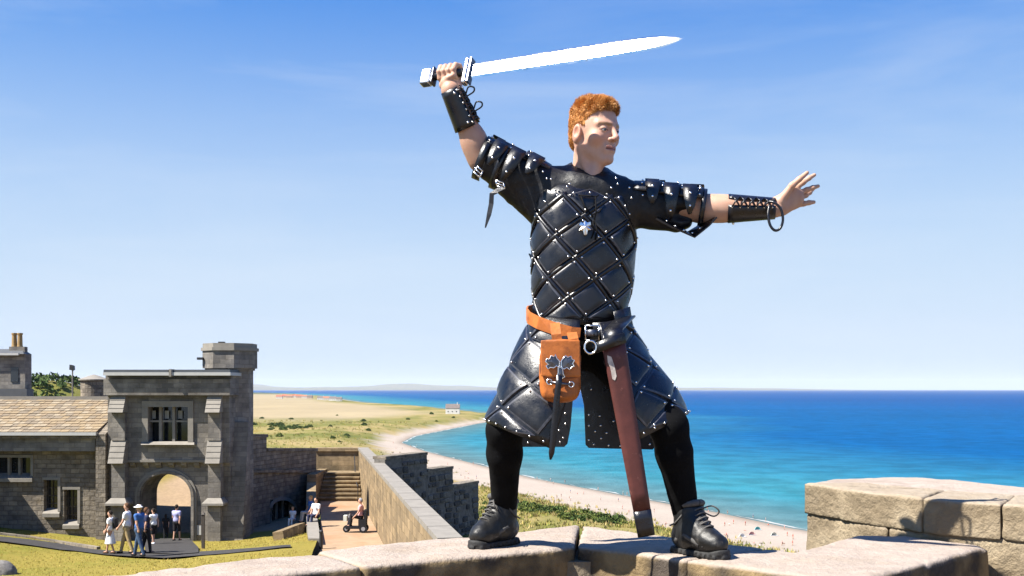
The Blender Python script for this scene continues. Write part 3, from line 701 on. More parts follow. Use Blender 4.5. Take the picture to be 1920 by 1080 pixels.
kseg(MB(), 436, 501, 814, 820, -.68, .07).build('coping', M_rub, cw_, uv=True)
kseg(MB(), 436, 594, 881, 886, -.6, .22).build('walkway_edge', M_rub, cw_, uv=True)
for x0, x1, y0, y1 in ((436, 503, 886, None), (550, 594, 886, None), (503, 550, 886, 937), (503, 550, 986, None)):
    kseg(MB(), x0, x1, y0, y1, -.6, .1).build('lower_wall', M_rub, cw_, uv=True)
rc = kseg(MB(), 503, 550, 937, 986, -.6, -.3).build('window', M_glass, cw_)
for x in (515, 526, 538): kseg(MB(), x - 1, x + 1, 937, 986, -.29, -.2).build('mullion', M_dress, rc)
w = MB()
ap = [(526.5 + 25 * math.cos(a), 952 - 20 * math.sin(a)) for a in np.linspace(0, math.pi, 13)]; ai = [(526.5 + 21 * math.cos(a), 953 - 15 * math.sin(a)) for a in np.linspace(0, math.pi, 13)]
def kp(x, y, f): p = kpx(x); q = p + kn_ * f; return A_(q[0], q[1], W(0, y, p[1])[2])
for i in range(12):
    V = [kp(*ai[i], .16), kp(*ap[i], .16), kp(*ap[i + 1], .16), kp(*ai[i + 1], .16)]; V += [v - A_(kn_[0], kn_[1], 0) * .07 for v in V]
    w.add(V, [(0, 1, 2, 3), (7, 6, 5, 4), (0, 4, 5, 1), (2, 6, 7, 3), (1, 5, 6, 2), (0, 3, 7, 4)])
w.build('arch_ring', M_dress, cw_)
w = MB(); pbox(w, 590, 846, 672, 900, 64.2, 64.8); w.build('stair_head_wall', M_warm, cw_, uv=True)
w = MB(); pbox(w, 590, 840, 673, 846, 64.1, 64.9); w.build('coping', M_warm, cw_, uv=True)

st = empty('stone_stairs', (-10, 60.5, -5.8), 'flight of pale stone steps between the curtain wall and ramp wall', 'stairs')
zb, zt = -5.72, W(0, 886, 62.6)[2]; ns = 7
for i in range(ns):
    w = MB(); Ya = 60.2 + .36 * i; za = zb + (zt - zb) * (i + 1) / ns
    x0 = W(601, 0, 61)[0] ; x1 = ramp_x(Ya) - .05
    w.box((x0, Ya - .03, za - .075), (x1, 64.0, za)); w.box((x0, Ya + .03, zb - .2), (x1, 64.0, za - .075)); w.build('step', M_warm, st, uv=True)
M_terr = mat('terrace_paving', (.56, .39, .25), .9, spec=.15, var=.14, vscale=1.5, bump=.3, bscale=20, bdist=.01, dirt=((.60, .30, .16), .6, .5, .72))
poly = [(W(600, 0, 60.2)[0], 60.3), (-7.75, 43.3), (-4.9, 25.0), (ramp_x(25), 25.0), (ramp_x(60.3), 60.3)]
tag(MB().prism(poly, -7, -5.72).build('terrace', M_terr, uv=True), kind='structure')
lw = empty('stair_wall', (-10.9, 60, -6), 'low pale parapet wall along the left side of the stairs and terrace', 'wall')
w = MB(); w.prism([(-11.55, 63.9), (-11.45, 59.6), (-10.95, 59.6), (-11.05, 63.9)], -6.6, W(0, 884, 62)[2] + .02); w.build('upper_block', M_warm, lw, uv=True)
w = MB(); w.prism([(-11.45, 59.55), (-10.35, 53.6), (-9.85, 53.6), (-10.95, 59.55)], -6.6, [-4.6, -5.25, -5.25, -4.6]); w.build('sloping_block', M_warm, lw, uv=True)
w = MB(); w.prism([(-10.35, 53.55), (-8.25, 43.2), (-7.75, 43.2), (-9.85, 53.55)], -6.8, -5.45); w.build('kerb_block', M_dress, lw)
bo = empty('bollard', G(602, 1029, -5.72), 'short dark iron bollard at the corner of the terrace', 'bollard')
p = G(602, 1029, -5.72); w = MB(); w.lathe(p, [(.07, 0), (.07, .62), (.085, .64), (.085, .7), (.04, .74)], 12); w.build('post', M_iron, bo)
seat = empty('seat_wall', GZ(560, 1000), 'low sloping stone kerb wall on the lawn left of the terrace', 'wall')
a = GZ(522, 1012); b = W(590, 984, 54); w = MB()
for k in range(5):
    p0 = a + (b - a) * k / 5; p1 = a + (b - a) * (k + .96) / 5
    b2 = MB(); b2.ribbon([p0 + A_(0, 0, .1), p1 + A_(0, 0, .1)], A_(.3, 1, 0), .45, .5); b2.build('stone', M_warm, seat, uv=True)

rw = empty('ramp_wall', (-5.4, 44, -5.8), 'sunlit sandstone ramp wall with pale coping running towards the stairs', 'wall')
d_ = nrm(ramp_b - ramp_a); nr_ = A_(-d_[1], d_[0]); nr_ = nr_ if nr_[0] > 0 else -nr_
def along(t, o): p = ramp_a + (ramp_b - ramp_a) * t + nr_ * o; return (p[0], p[1])
w = MB(); w.prism([along(0, 0), along(1, 0), along(1, .5), along(0, .5)][::-1], -7.5, -3.05); w.build('wall_face', M_warm, rw, uv=True)
for k in range(18):
    w = MB(); w.prism([along(k / 18, -.04), along((k + .97) / 18, -.04), along((k + .97) / 18, .56), along(k / 18, .56)][::-1], -3.05, -2.9); w.build('coping_stone', M_dress, rw)
rl = empty('handrail', G(690, 940, -5.72), 'dark iron handrail fixed beside the ramp wall at the stairs', 'handrail')
pts = [A_(*along(.11, -.25), -4.85), A_(*along(.035, -.25), -4.75), A_(*along(.0, -.25), -3.4)]
w = MB(); w.tube(pts, .03, 6); w.build('rail', M_iron, rl)
for p in pts[:2]: w = MB(); w.tube([p, A_(p[0], p[1], -5.73)], .025, 6); w.build('post', M_iron, rl)

sw = empty('stepped_wall', (-3.8, 50, -6.5), 'dark rubble wall stepping down towards the beach behind the ramp wall', 'wall')
A0, A1 = A_(-6.0, 50.5), A_(-1.79, 59.5)
def spx(px):                                             # point of the wall line that shows at pixel column px
    k = (px - 960) / F; d = A1 - A0; t = (k * A0[1] - A0[0]) / (d[0] - k * d[1]); return A0 + d * t
nw = nrm(A_(A1[1] - A0[1], -(A1[0] - A0[0])))
secs = [(722, 800.5, 857), (801, 849, 882), (849.5, 897, 910)]
M_rubd = mat('rubble_mortar', (.26, .24, .215), .95, spec=.1, var=.35, vscale=5, bump=.9, bscale=9, bdist=.05)
M_rubs = [mat('rubble_piece_%d' % i, c, .95, spec=.15, var=.3, vscale=4, bump=.6, bscale=12, bdist=.03) for i, c in enumerate(((.13, .12, .11), (.19, .17, .15), (.27, .245, .21)))]
stone_me = []
for v in range(4):
    b = bmesh.new(); bmesh.ops.create_cube(b, size=1)
    bmesh.ops.bevel(b, geom=b.edges[:], offset=.16, segments=1, affect='EDGES')
    for vt in b.verts: vt.co += Vector([random.uniform(-.06, .06) for _ in range(3)])
    for mt in M_rubs:
        me = bpy.data.meshes.new('stone'); b.to_mesh(me); me.materials.append(mt); stone_me.append(me)
    b.free()
for x0, x1, y in secs:
    p0, p1 = spx(x0), spx(x1); zt = W(0, y, (p0[1] + p1[1]) / 2)[2]
    w = MB(); q_ = [p0, p1, p1 - nw * .6, p0 - nw * .6]; w.prism([tuple(v) for v in q_][::-1], -9.5, zt); pt = w.build('wall_section', M_rubd, sw, uv=True)
    w = MB(); q_ = [p0 + nw * .05, p1 + nw * .05, p1 - nw * .68, p0 - nw * .68]; w.prism([tuple(v) for v in q_][::-1], zt, zt + .14); w.build('coping', M_rub, sw, uv=True)
    Ls = np.linalg.norm(p1 - p0); dd = (p1 - p0) / Ls; ang = math.atan2(dd[1], dd[0]); Mi = wmat(pt).inverted()
    z = zt - .2
    while z > zt - 4.2:
        s_ = random.uniform(0, .3); hh = random.uniform(.2, .34)
        while s_ < Ls - .25:
            ll = random.uniform(.3, .8)
            if random.random() < .62:
                o = bpy.data.objects.new('stone', random.choice(stone_me)); col.objects.link(o); o.parent = pt; o.matrix_parent_inverse = Mi
                c = p0 + dd * min(s_ + ll / 2, Ls - ll / 2) + nw * .0
                o.location = (c[0], c[1], z - hh / 2); o.scale = (ll * .9, .16, hh * .88); o.rotation_euler = (0, random.uniform(-.05, .05), ang)
            s_ += ll
        z -= hh + .03
# lichen-grey boulder at the court's near corner
def stone_mesh(name, f, lo, hi, h, m, parent=None, smooth=True):
    V, Q = nets(f, lo, hi, h); return mesh_from(name, V, Q, m, parent, smooth)
M_rock = mat('lichen_rock', (.30, .28, .26), .95, spec=.1, var=.35, vscale=9, bump=.8, bscale=30, bdist=.02)
pb = GZ(2, 1078); 
tag(stone_mesh('boulder', lambda P: ell(P, pb + A_(-.05, 0, .0), (.55, .5, .48)) + .10 * noise(P, 3.1, 71, 4), pb - .9, pb + .9, .05, M_rock), 'rough grey boulder in the grass at the lower left corner', 'boulder')
# ================================================================== foreground rampart
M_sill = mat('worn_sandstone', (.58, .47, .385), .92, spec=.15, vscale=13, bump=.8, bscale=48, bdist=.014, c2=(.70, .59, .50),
             dirt=((.44, .345, .27), 3.1, .54, .80), side_cols=((.075, .06, .045), (.50, .36, .19)))
M_side = mat('weathered_sandstone', (.40, .27, .13), .95, spec=.1, c2=(.54, .40, .24), vscale=6, bump=.9, bscale=26, bdist=.02, dirt=((.06, .048, .036), 4.2, .46, .62))
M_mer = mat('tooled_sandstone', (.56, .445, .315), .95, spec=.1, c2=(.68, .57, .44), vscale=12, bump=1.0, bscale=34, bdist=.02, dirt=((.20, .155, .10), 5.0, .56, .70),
            side_cols=((.36, .28, .18), (.62, .50, .34)))
M_mort = mat('lime_mortar', (.36, .29, .20), .95, var=.2, vscale=14, bump=.8, bscale=60, bdist=.01)
def slab(name, poly, z0, z1, m_top, m_side, parent, h=.014, rnd=.035, seed=0, rough=.006, slope=None):
    """a weathered block: rounded outline, chipped arrises, dimpled top"""
    pl = np.array(poly); lo = np.r_[pl.min(0) - .05, z0 - .03]; hi = np.r_[pl.max(0) + .05, z1 + .05]
    def f(P):
        d2 = poly_sd(P[..., :2], pl); n = noise(P, 5.5, seed, 4); nf = noise(P, 24, seed + 5, 2)
        top = z1 if slope is None else z1 + slope(P)
        dz = np.maximum(P[..., 2] - top - .005 * noise(P * A_(1, 1, .2), 2.3, seed + 9, 3), z0 - P[..., 2])
        a = d2 + rnd; b = dz + rnd
        d = np.minimum(np.maximum(a, b), 0) + np.sqrt(np.maximum(a, 0) ** 2 + np.maximum(b, 0) ** 2) - rnd
        return d + rough * n + .0035 * nf + .03 * np.clip(n - .25, 0, 1) * np.exp(-np.abs(a) * 22) * np.exp(-np.abs(b) * 22)
    V, Q = nets(f, lo, hi, h)
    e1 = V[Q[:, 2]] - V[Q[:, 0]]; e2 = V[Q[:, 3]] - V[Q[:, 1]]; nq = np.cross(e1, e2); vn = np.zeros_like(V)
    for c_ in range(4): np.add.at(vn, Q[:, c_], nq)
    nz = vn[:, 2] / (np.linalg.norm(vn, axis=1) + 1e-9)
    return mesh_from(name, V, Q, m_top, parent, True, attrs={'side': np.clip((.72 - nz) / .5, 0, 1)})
ram = empty('rampart_wall', (.2, 4.0, -1.0), 'broad weathered sandstone rampart top the warrior stands on', 'wall')
S = {'a': [(-2.3, 2.45), (-.50, 3.56), (-.72, 3.90), (-2.3, 2.60)],
     'b': [(-.496, 3.563), (.16, 3.935), (.235, 4.02), (.295, 4.655), (-.17, 4.32), (-.716, 3.902)],
     'c': [(.34, 3.95), (.60, 3.695), (.945, 3.975), (.53, 4.42), (.308, 4.645), (.248, 4.03)],
     'd': [(.604, 3.692), (1.05, 3.28), (1.15, 3.37), (1.81, 4.04), (1.76, 4.14), (1.60, 4.32), (1.40, 4.335), (1.03, 3.89), (.949, 3.972)]}
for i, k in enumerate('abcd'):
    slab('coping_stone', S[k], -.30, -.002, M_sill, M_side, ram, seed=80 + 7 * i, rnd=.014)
w = MB(); w.prism([(.10, 3.99), (.27, 3.985), (.36, 4.0), (.30, 4.3), (.2, 4.3)], -.30, -.055); w.build('joint_filler', M_mort, ram)
body = [(-2.28, 2.52), (.17, 3.99), (.35, 3.99), (1.05, 3.33), (1.78, 4.07), (1.38, 4.28), (1.02, 3.93), (.29, 4.60), (-.17, 4.27), (-2.28, 2.58)]
w = MB(); w.prism(body, -7.6, -.29); w.build('wall_core', M_side, ram)
# merlon on the right
mer = empty('stone_merlon', (1.7, 4.6, -.4), 'raised sunlit sandstone merlon with curved top at the right edge', 'wall')
near = [(1.36, 4.97), (1.405, 4.84), (1.474, 4.607), (1.66, 4.25), (1.94, 3.99), (2.5, 3.52)]
def nearpt(t):
    t = np.clip(t, 0, 1) * (len(near) - 1); i = min(int(t), len(near) - 2); f = t - i; a, b = np.array(near[i]), np.array(near[i + 1]); return tuple(a + (b - a) * f)
farp = [(3.0, 3.9), (2.52, 4.45), (2.31, 4.81), (2.16, 5.20), (1.95, 5.34), (1.56, 5.22)]
cuts = [0, .585, .745, 1.0]
inner = [(1.62, 5.0), (1.88, 4.62), (2.08, 4.40), (2.75, 3.75)]
for i in range(3):
    seg = [nearpt(t) for t in np.linspace(cuts[i] + (.0012 if i else 0), cuts[i + 1] - .0012, 8)]
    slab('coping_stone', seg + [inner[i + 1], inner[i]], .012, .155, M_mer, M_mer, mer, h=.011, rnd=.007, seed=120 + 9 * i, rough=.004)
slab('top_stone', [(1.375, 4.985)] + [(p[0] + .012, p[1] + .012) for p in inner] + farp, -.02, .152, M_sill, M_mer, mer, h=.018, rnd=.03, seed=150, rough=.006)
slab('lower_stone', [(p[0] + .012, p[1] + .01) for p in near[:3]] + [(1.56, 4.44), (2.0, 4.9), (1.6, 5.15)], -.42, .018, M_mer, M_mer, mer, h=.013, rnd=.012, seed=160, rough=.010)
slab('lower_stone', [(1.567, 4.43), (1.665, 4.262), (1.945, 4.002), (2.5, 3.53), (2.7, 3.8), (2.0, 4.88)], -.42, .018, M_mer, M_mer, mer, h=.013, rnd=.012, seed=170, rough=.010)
w = MB(); w.prism([(1.40, 4.97), (1.69, 4.29), (2.5, 3.58), (3.0, 3.9), (2.3, 4.78), (1.95, 5.3), (1.58, 5.18)], -7.6, -.40); w.build('wall_core', M_side, mer)
# wall walk the photographer stands on
tag(MB().prism([(-6, -6), (6, -6), (6, 3.1), (1.05, 3.2), (.26, 3.9), (-2.4, 2.4), (-6, 1.0)], -8, -1.05).build('wall_walk', M_side), kind='structure')
# ================================================================== the warrior
YM = 3.9
def M(x, y, d=0.0): return W(x, y, YM + d)
M_lea = mat('black_leather', (.0035, .0035, .0060), .33, spec=.58, var=.45, vscale=9, bump=.34, bscale=130, bdist=.0025, rvar=.12, dirt=((.016, .016, .018), 42, .60, .74))
M_soft = mat('soft_black_leather', (.0045, .0045, .006), .50, spec=.38, var=.3, vscale=25, bump=.6, bscale=45, bdist=.005, rvar=.12)
M_worn = mat('worn_leather_edge', (.030, .030, .036), .42, spec=.5, var=.5, vscale=60, bump=.3, bscale=150, bdist=.002, kk=1)
M_edge = mat('raw_leather_edge', (.030, .030, .038), .36, spec=.8, var=.6, vscale=60, kk=1)
M_cloth = mat('black_cloth', (.004, .004, .0045), .88, spec=.2, var=.3, vscale=25, bump=.5, bscale=90, bdist=.004)
M_leg = mat('black_leggings', (.0035, .0035, .004), .9, spec=.10, var=.3, vscale=18, bump=.4, bscale=40, bdist=.006)
M_steel = mat('bright_steel', (.80, .80, .80), .26, metal=1.0, var=.05, vscale=30, kk=1)
M_nick = mat('nickel_stud', (.85, .84, .82), .22, metal=1.0, var=.05, kk=1)
M_tan = mat('tan_leather', (.40, .115, .020), .50, spec=.4, var=.30, vscale=13, bump=.35, bscale=90, bdist=.003, dirt=((.12, .03, .008), 24, .58, .76), kk=1)
M_maroon = mat('maroon_leather', (.085, .024, .020), .50, spec=.4, var=.22, vscale=18, bump=.25, bscale=120, bdist=.002, dirt=((.24, .10, .085), 26, .62, .74), kk=1)
M_pewter = mat('dark_pewter', (.13, .13, .145), .38, metal=1.0, var=.3, vscale=40, kk=1)
M_skin = mat('skin', (1, 1, 1), .52, spec=.35, var=.05, vscale=40, bump=.12, bscale=220, bdist=.001, attr='col', sss=.12, kk=1)
M_hair = mat('ginger_hair', (.46, .20, .055), .5, spec=.3, var=.15, vscale=60, kk=1)
M_hair2 = mat('ginger_hair_light', (.60, .30, .095), .5, spec=.3, var=.15, vscale=60, kk=1)
man = empty('person', (.26, 3.9, 0), 'person in black studded leather armour lunging with a raised sword', 'person')

# ---------------- joints
ShL, ElL, WrL = M(1032, 352, .03), M(903, 297, .03), M(846, 170, -.04)
ShR, ElR, WrR = M(1176, 373, .02), M(1316, 391, -.01), M(1454, 391, -.06)
HipL, KnL, AnL = M(1056, 640, .04), M(946, 806, -.03), A_(-.028, 4.055, .13)
HipR, KnR, AnR = M(1128, 640, .03), M(1254, 800, -.14), A_(.628, 3.835, .13)
HL, TL = A_(-.004, 4.085), A_(-.125, 3.945)
HR, TR = A_(.607, 3.865), A_(.712, 3.705)

# ---------------- head (local: +y faces forward, +z up, x towards his right)
yaw, tilt = R(41), R(-5)
Hc = M(1115, 253, -.01)
fw = A_(math.sin(yaw), -math.cos(yaw), 0); upv = A_(0, 0, 1); rt_ = np.cross(fw, upv)
fw2 = nrm(fw * math.cos(tilt) + upv * math.sin(tilt)); up2 = np.cross(rt_, fw2)
HM = np.stack([rt_, fw2, up2], 0)                         # rows: local axes in world
HS = .955
def h2w(p): return Hc + HS * np.asarray(p, float) @ HM
def head_sdf(p):
    X = p.copy(); X[..., 0] = np.abs(X[..., 0]); x, y, z = X[..., 0], X[..., 1], X[..., 2]
    d = ell(X, (0, -.014, .042), (.076, .099, .091))
    d = smin(d, ell(X, (0, .030, -.005), (.059, .063, .098)), .03)
    d = smin(d, cone(X, (.052, -.012, -.045), (.010, .070, -.098), .019, .015), .03)
    d = smin(d, ell(X, (0, .077, -.098), (.020, .018, .016)), .02)
    d = smin(d, ell(X, (.042, .052, -.022), (.024, .026, .022)), .025)
    d = smin(d, cone(X, (.010, .088, .030), (.050, .066, .030), .009, .008), .016)
    d = smin(d, ell(X, (0, .084, -.060), (.030, .014, .022)), .018)
    d = smax(d, -ell(X, (.032, .099, .010), (.021, .017, .0135)), .012)
    lid = ell(X, (.032, .076, .010), (.0165, .0150, .0140)); lid = smax(lid, -cone(X, (.018, .094, .0070), (.047, .084, .0070), .0032), .003)
    d = smin(d, lid, .004)
    d = smin(d, cone(X, (0, .089, .028), (0, .114, -.018), .0075, .0105), .012)
    d = smin(d, ell(X, (0, .114, -.023), (.0125, .0115, .0105)), .008)
    d = smin(d, ell(X, (.0125, .097, -.026), (.0085, .0105, .0080)), .006)
    d = smax(d, -ell(X, (.007, .101, -.037), (.004, .006, .005)), .004)
    d = smin(d, cone(X, (0, .0965, -.0545), (.022, .085, -.0585), .0050, .0030), .006)
    d = smin(d, cone(X, (0, .0960, -.0665), (.019, .085, -.0640), .0060, .0032), .006)
    d = smax(d, -cone(X, (0, .104, -.0605), (.024, .090, -.0610), .0022), .004)
    e = ell(X, (.079, -.016, -.004), (.011, .021, .034)); e = smax(e, -ell(X, (.090, -.012, .002), (.010, .012, .019)), .006)
    d = smin(d, e, .008)
    return d
nk0, nk1 = h2w((0, -.030, -.060)), M(1101, 345, .05)
def neck_sdf(P):
    d = cone(P, nk0, nk1, .052, .060)
    d = smin(d, cone(P, h2w((.058, -.03, -.03)), M(1108, 338, -.03), .014, .012), .02)
    return smin(d, cone(P, h2w((0, .045, -.085)), M(1112, 335, -.035), .020, .020), .03)
def skin_head(P):
    loc = (P - Hc) @ HM.T / HS
    return smin(head_sdf(loc) * HS, neck_sdf(P), .022)
V1, Q1 = nets(skin_head, Hc + A_(-.15, -.16, -.20), Hc + A_(.15, .16, .16), .0026)
loc = (V1 - Hc) @ HM.T / HS; ax_ = np.abs(loc[:, 0])
base = A_(.50, .295, .215)
C1 = np.broadcast_to(base, V1.shape) * (1 + A_(.05, .13, .16) * noise(V1, 70, 6, 3)[:, None])
def blob(c, r, colr, k=1.0):
    global C1
    q = np.c_[ax_, loc[:, 1], loc[:, 2]]; w_ = np.exp(-(((q - c) / r) ** 2).sum(1)) * k; C1 = C1 + (np.array(colr) - C1) * np.clip(w_, 0, 1)[:, None]
blob((.044, .062, -.022), (.03, .03, .022), (.48, .215, .15), .7)
blob((0, .113, -.022), (.016, .02, .014), (.49, .225, .165), .7)
blob((.08, -.014, -.004), (.012, .025, .035), (.44, .18, .12), .8)
m_ = (np.abs(loc[:, 2] + .0605 - .004 * (ax_ / .02)) < .0085) & (ax_ < .025) & (loc[:, 1] > .08); C1[m_] = (.34, .145, .115)
m_ = (np.abs(loc[:, 2] + .0605) < .0022) & (ax_ < .025) & (loc[:, 1] > .08); C1[m_] = (.16, .06, .05)
m_ = (np.abs(loc[:, 2] - .0300 - .10 * np.clip(.034 - ax_, 0, 1) * -1 + .25 * np.clip(ax_ - .042, 0, 1)) < .0052) & (ax_ > .010) & (ax_ < .056) & (loc[:, 1] > .05); C1[m_] = (.33, .18, .10)
m_ = (np.abs(loc[:, 2] - .0075) < .0036) & (ax_ > .016) & (ax_ < .050) & (loc[:, 1] > .065); C1[m_] = (.20, .10, .08)

# ---------------- hands
def chain(P, pts, rs, k=.006):
    return ulist([cone(P, pts[i], pts[i + 1], rs[i], rs[i + 1]) for i in range(len(pts) - 1)], k)
Yax = A_(0, 1, 0)
def open_hand(P):
    d = cone(P, WrR + (WrR - ElR) * -.18, M(1462, 387, -.062), .036, .031, sq=(Yax, .78))
    d = smin(d, cone(P, M(1463, 386, -.062), M(1486, 372, -.06), .034, .041, sq=(nrm(A_(.25, 1, .1)), .42)), .02)
    d = smin(d, chain(P, [M(1464, 376, -.075), M(1485, 348, -.092), M(1499, 336, -.095), M(1513, 324, -.092)], [.016, .0115, .0098, .0072]), .016)
    for pts in ([M(1487, 357, -.066), M(1506, 342, -.066), M(1517, 334, -.062), M(1527, 328, -.055)],
                [M(1494, 364, -.058), M(1513, 356, -.058), M(1524, 352, -.055), M(1534, 349, -.048)],
                [M(1496, 373, -.050), M(1511, 366, -.036), M(1518, 361, -.020), M(1524, 355, .000)],
                [M(1492, 385, -.046), M(1507, 382, -.042), M(1517, 380, -.040), M(1526, 379, -.036)]):
        d = smin(d, chain(P, pts, [.0105, .0092, .0084, .0066]), .009)
    return d
V2, Q2 = nets(open_hand, M(1420, 430, -.17), M(1546, 308, .09), .0024)
# sword line: blade turned so that it mirrors the sun to the camera
Yb = 3.84; B0 = W(884, 133, Yb); eye_ = A_(0, 0, ZC); best = None
for Yt_ in np.linspace(3.1, 4.2, 221):
    tp = W(1280, 72, Yt_); mid_ = (B0 + tp) / 2; n_ = nrm(SUN + nrm(eye_ - mid_)); e = abs(np.dot(nrm(tp - B0), n_))
    if best is None or e < best[0]: best = (e, tp, n_)
tip, nbl = best[1], best[2]; sa = nrm(tip - B0); nbl = nrm(nbl - sa * np.dot(nbl, sa)); sw_ = nrm(np.cross(nbl, sa)); sw_ = sw_ if sw_[2] > 0 else -sw_
def onaxis(px): t = ((px - 960) / F * B0[1] - B0[0]) / (sa[0] - (px - 960) / F * sa[1]); return B0 + sa * t
Gh = onaxis(844); e_u = nrm(A_(0, 0, 1) - sa * sa[2]); e_c = np.cross(e_u, sa); e_c = e_c if e_c[1] < 0 else -e_c
def fist(P):
    wr = WrL
    d = cone(P, wr + (WrL - ElL) * -.12, wr + (WrL - ElL) * .02, .035, .031)
    d = smin(d, cone(P, wr, Gh - e_c * .022 - e_u * .022, .030, .036), .02)
    d = smin(d, cone(P, Gh - e_c * .030 - e_u * .006 - sa * .028, Gh - e_c * .030 + e_u * .004 + sa * .028, .017, .018), .02)
    for i, o in enumerate((-.031, -.011, .010, .031)):
        pts = []; rs = []
        for th, rr in ((215, .034), (165, .033), (112, .0305), (62, .029), (12, .0285), (-38, .027), (-70, .024)):
            a = R(th); pts.append(Gh + sa * (o * (1 if th > 60 else .96)) + rr * (math.cos(a) * e_c + math.sin(a) * e_u)); rs.append(.0105 if th > 80 else .0098)
        d = smin(d, chain(P, pts, rs, .004), .004)
    th_ = [Gh - sa * .020 - e_u * .040 + e_c * .012, Gh - sa * .004 - e_u * .036 + e_c * .030, Gh + sa * .014 - e_u * .026 + e_c * .036, Gh + sa * .032 - e_u * .018 + e_c * .034]
    return smin(d, chain(P, th_, [.017, .0135, .0115, .0095]), .008)
V3, Q3 = nets(fist, np.minimum(Gh, WrL) - A_(.085, .10, .07), np.maximum(Gh, WrL) + A_(.085, .10, .07), .0024)
# ---------------- rest of the body
def limbs(P, o=0.0):
    d = ulist([cone(P, ShL, ElL, .056, .047), cone(P, ElL, WrL + (ElL - WrL) * .05, .046, .033), ell(P, ElL + (WrL - ElL) * .25, (.045, .043, .055))], .03)
    e = ulist([cone(P, ShR, ElR, .056, .048), cone(P, ElR, WrR, .047, .034), ell(P, ElR + (WrR - ElR) * .28, (.07, .046, .047))], .03)
    d = np.minimum(d, e)
    d = smin(d, cone(P, M(1068, 400, .05), M(1130, 400, .05), .10), .05); d = smin(d, cone(P, M(1072, 560, .05), M(1125, 560, .05), .09), .06)
    d = smin(d, cone(P, M(1098, 400, .05), M(1098, 560, .05), .11), .05); d = smin(d, cone(P, HipL, HipR, .09), .05)
    d = smin(d, cone(P, M(1050, 352, .04), M(1155, 358, .04), .05), .05)
    for h_, k_, a_ in ((HipL, KnL, AnL), (HipR, KnR, AnR)):
        d = smin(d, ulist([cone(P, h_, k_, .085, .05), cone(P, k_, a_, .042, .028)], .03), .03)
    for h_, t_, a_ in ((HL, TL, AnL), (HR, TR, AnR)):
        d = smin(d, cone(P, A_(h_[0], h_[1], .055), A_(t_[0], t_[1], .045), .030, .026), .03); d = smin(d, cone(P, a_, A_(*(h_ * .7 + t_ * .3), .06), .028, .028), .015)
    return d
V4, Q4 = nets(limbs, (-.45, 3.62, -.01), (1.05, 4.25, 1.75), .013)
skin = A_(.45, .262, .182)
Vs = np.vstack([V1, V2, V3, V4]); Qs = np.vstack([Q1, Q2 + len(V1), Q3 + len(V1) + len(V2), Q4 + len(V1) + len(V2) + len(V3)])
Cs = np.vstack([C1] + [np.broadcast_to(skin, v.shape) * (1 + A_(.06, .16, .20) * noise(v, 55, 5, 3)[:, None]) for v in (V2, V3, V4)])
body = mesh_from('body', Vs, Qs, M_skin, man, True, attrs={'col': Cs})
M_eye = mat('eye_white', (.55, .52, .48), .2, var=.05, kk=1); M_iris = mat('eye_iris', (.03, .035, .04), .1, var=.1, kk=1)
for sx in (-1, 1):
    b = MB(); b.ball(h2w((sx * .032, .0765, .0085)), .0125, 14, 10); o = b.build('eye', M_eye, man, True)
    b = MB(); b.ball(h2w((sx * .0335, .0868, .0075)), (.0055, .0055, .0055), 10, 8); b.build('iris', M_iris, o, True)
# ---------------- hair
yl = np.array([-.13, -.095, -.062, -.042, -.036, -.012, .003, .012, .022, .034, .058, .075, .12]); zl_ = np.array([-.070, -.066, -.055, -.020, .024, .036, .020, .006, .022, .056, .082, .090, .094])
def hair_sdf(p):
    X = p.copy(); X[..., 0] = np.abs(X[..., 0]); n = noise(p, 75, 3, 2)
    d = ell(X, (0, -.015, .046), (.0795, .1020, .0940)); d = smin(d, ell(X, (0, -.004, .090), (.066, .082, .038)), .02)
    d = smin(d, ell(X, (0, .046, .094), (.052, .028, .020)), .02); d = smin(d, ell(X, (0, -.072, -.015), (.056, .030, .048)), .02)
    zz = np.interp(p[..., 1], yl, zl_) + .012 * np.clip((X[..., 0] - .045) / .03, 0, 1) * np.clip((.03 - p[..., 1]) / .03, 0, 1) * 0
    return smax(d + .003 * n, zz - p[..., 2] + .004 * n, .006)
Vh, Qh = nets(hair_sdf, (-.12, -.15, -.11), (.12, .14, .19), .003)
vn = np.zeros_like(Vh); e1 = Vh[Qh[:, 2]] - Vh[Qh[:, 0]]; e2 = Vh[Qh[:, 3]] - Vh[Qh[:, 1]]; nq = np.cross(e1, e2)
for c_ in range(4): np.add.at(vn, Qh[:, c_], nq)
vn /= np.linalg.norm(vn, axis=1)[:, None] + 1e-12
outer = np.where(head_sdf(Vh) > .002)[0]
pick = rng.choice(outer, 24000); fld = np.stack([noise(Vh[pick], 42, sd_, 2) for sd_ in (301, 302, 303)], -1); SV = []; SF = []
for i, k in enumerate(pick):
    p0 = Vh[k]; n_ = vn[k]; top = np.clip((p0[2] - .06) / .05, 0, 1); L_ = (.0055 + .014 * top) * rng.uniform(.6, 1.3)
    comb = 1.1 * fld[i] + A_(rng.normal(0, .12), .6 * top - .30 * (1 - top) + rng.normal(0, .12), .25 * top - .75 * (1 - top) + rng.normal(0, .12))
    dr = nrm(n_ * (.25 + .35 * top) + comb * .75); sd_ = nrm(np.cross(dr, rng.normal(size=3))) * .0007
    md = p0 + dr * L_ * .55 + n_ * .0012; te = p0 + nrm(dr + .5 * comb) * L_
    j = len(SV); SV += [p0 - sd_, p0 + sd_, md + sd_ * .8, md - sd_ * .8, te]; SF += [(j, j + 1, j + 2, j + 3), (j + 3, j + 2, j + 4)]
nv = len(Vh); HV = np.vstack([Vh, np.array(SV)]); HV = Hc + HS * HV @ HM
mi = np.r_[np.zeros(len(Qh)), np.repeat(rng.random(24000) < .5, 2)].astype(int)
hair = mesh_from('hair', HV, [tuple(q) for q in Qh] + [tuple(np.array(f) + nv) for f in SF], [M_hair, M_hair2], man, True, mi=mi)

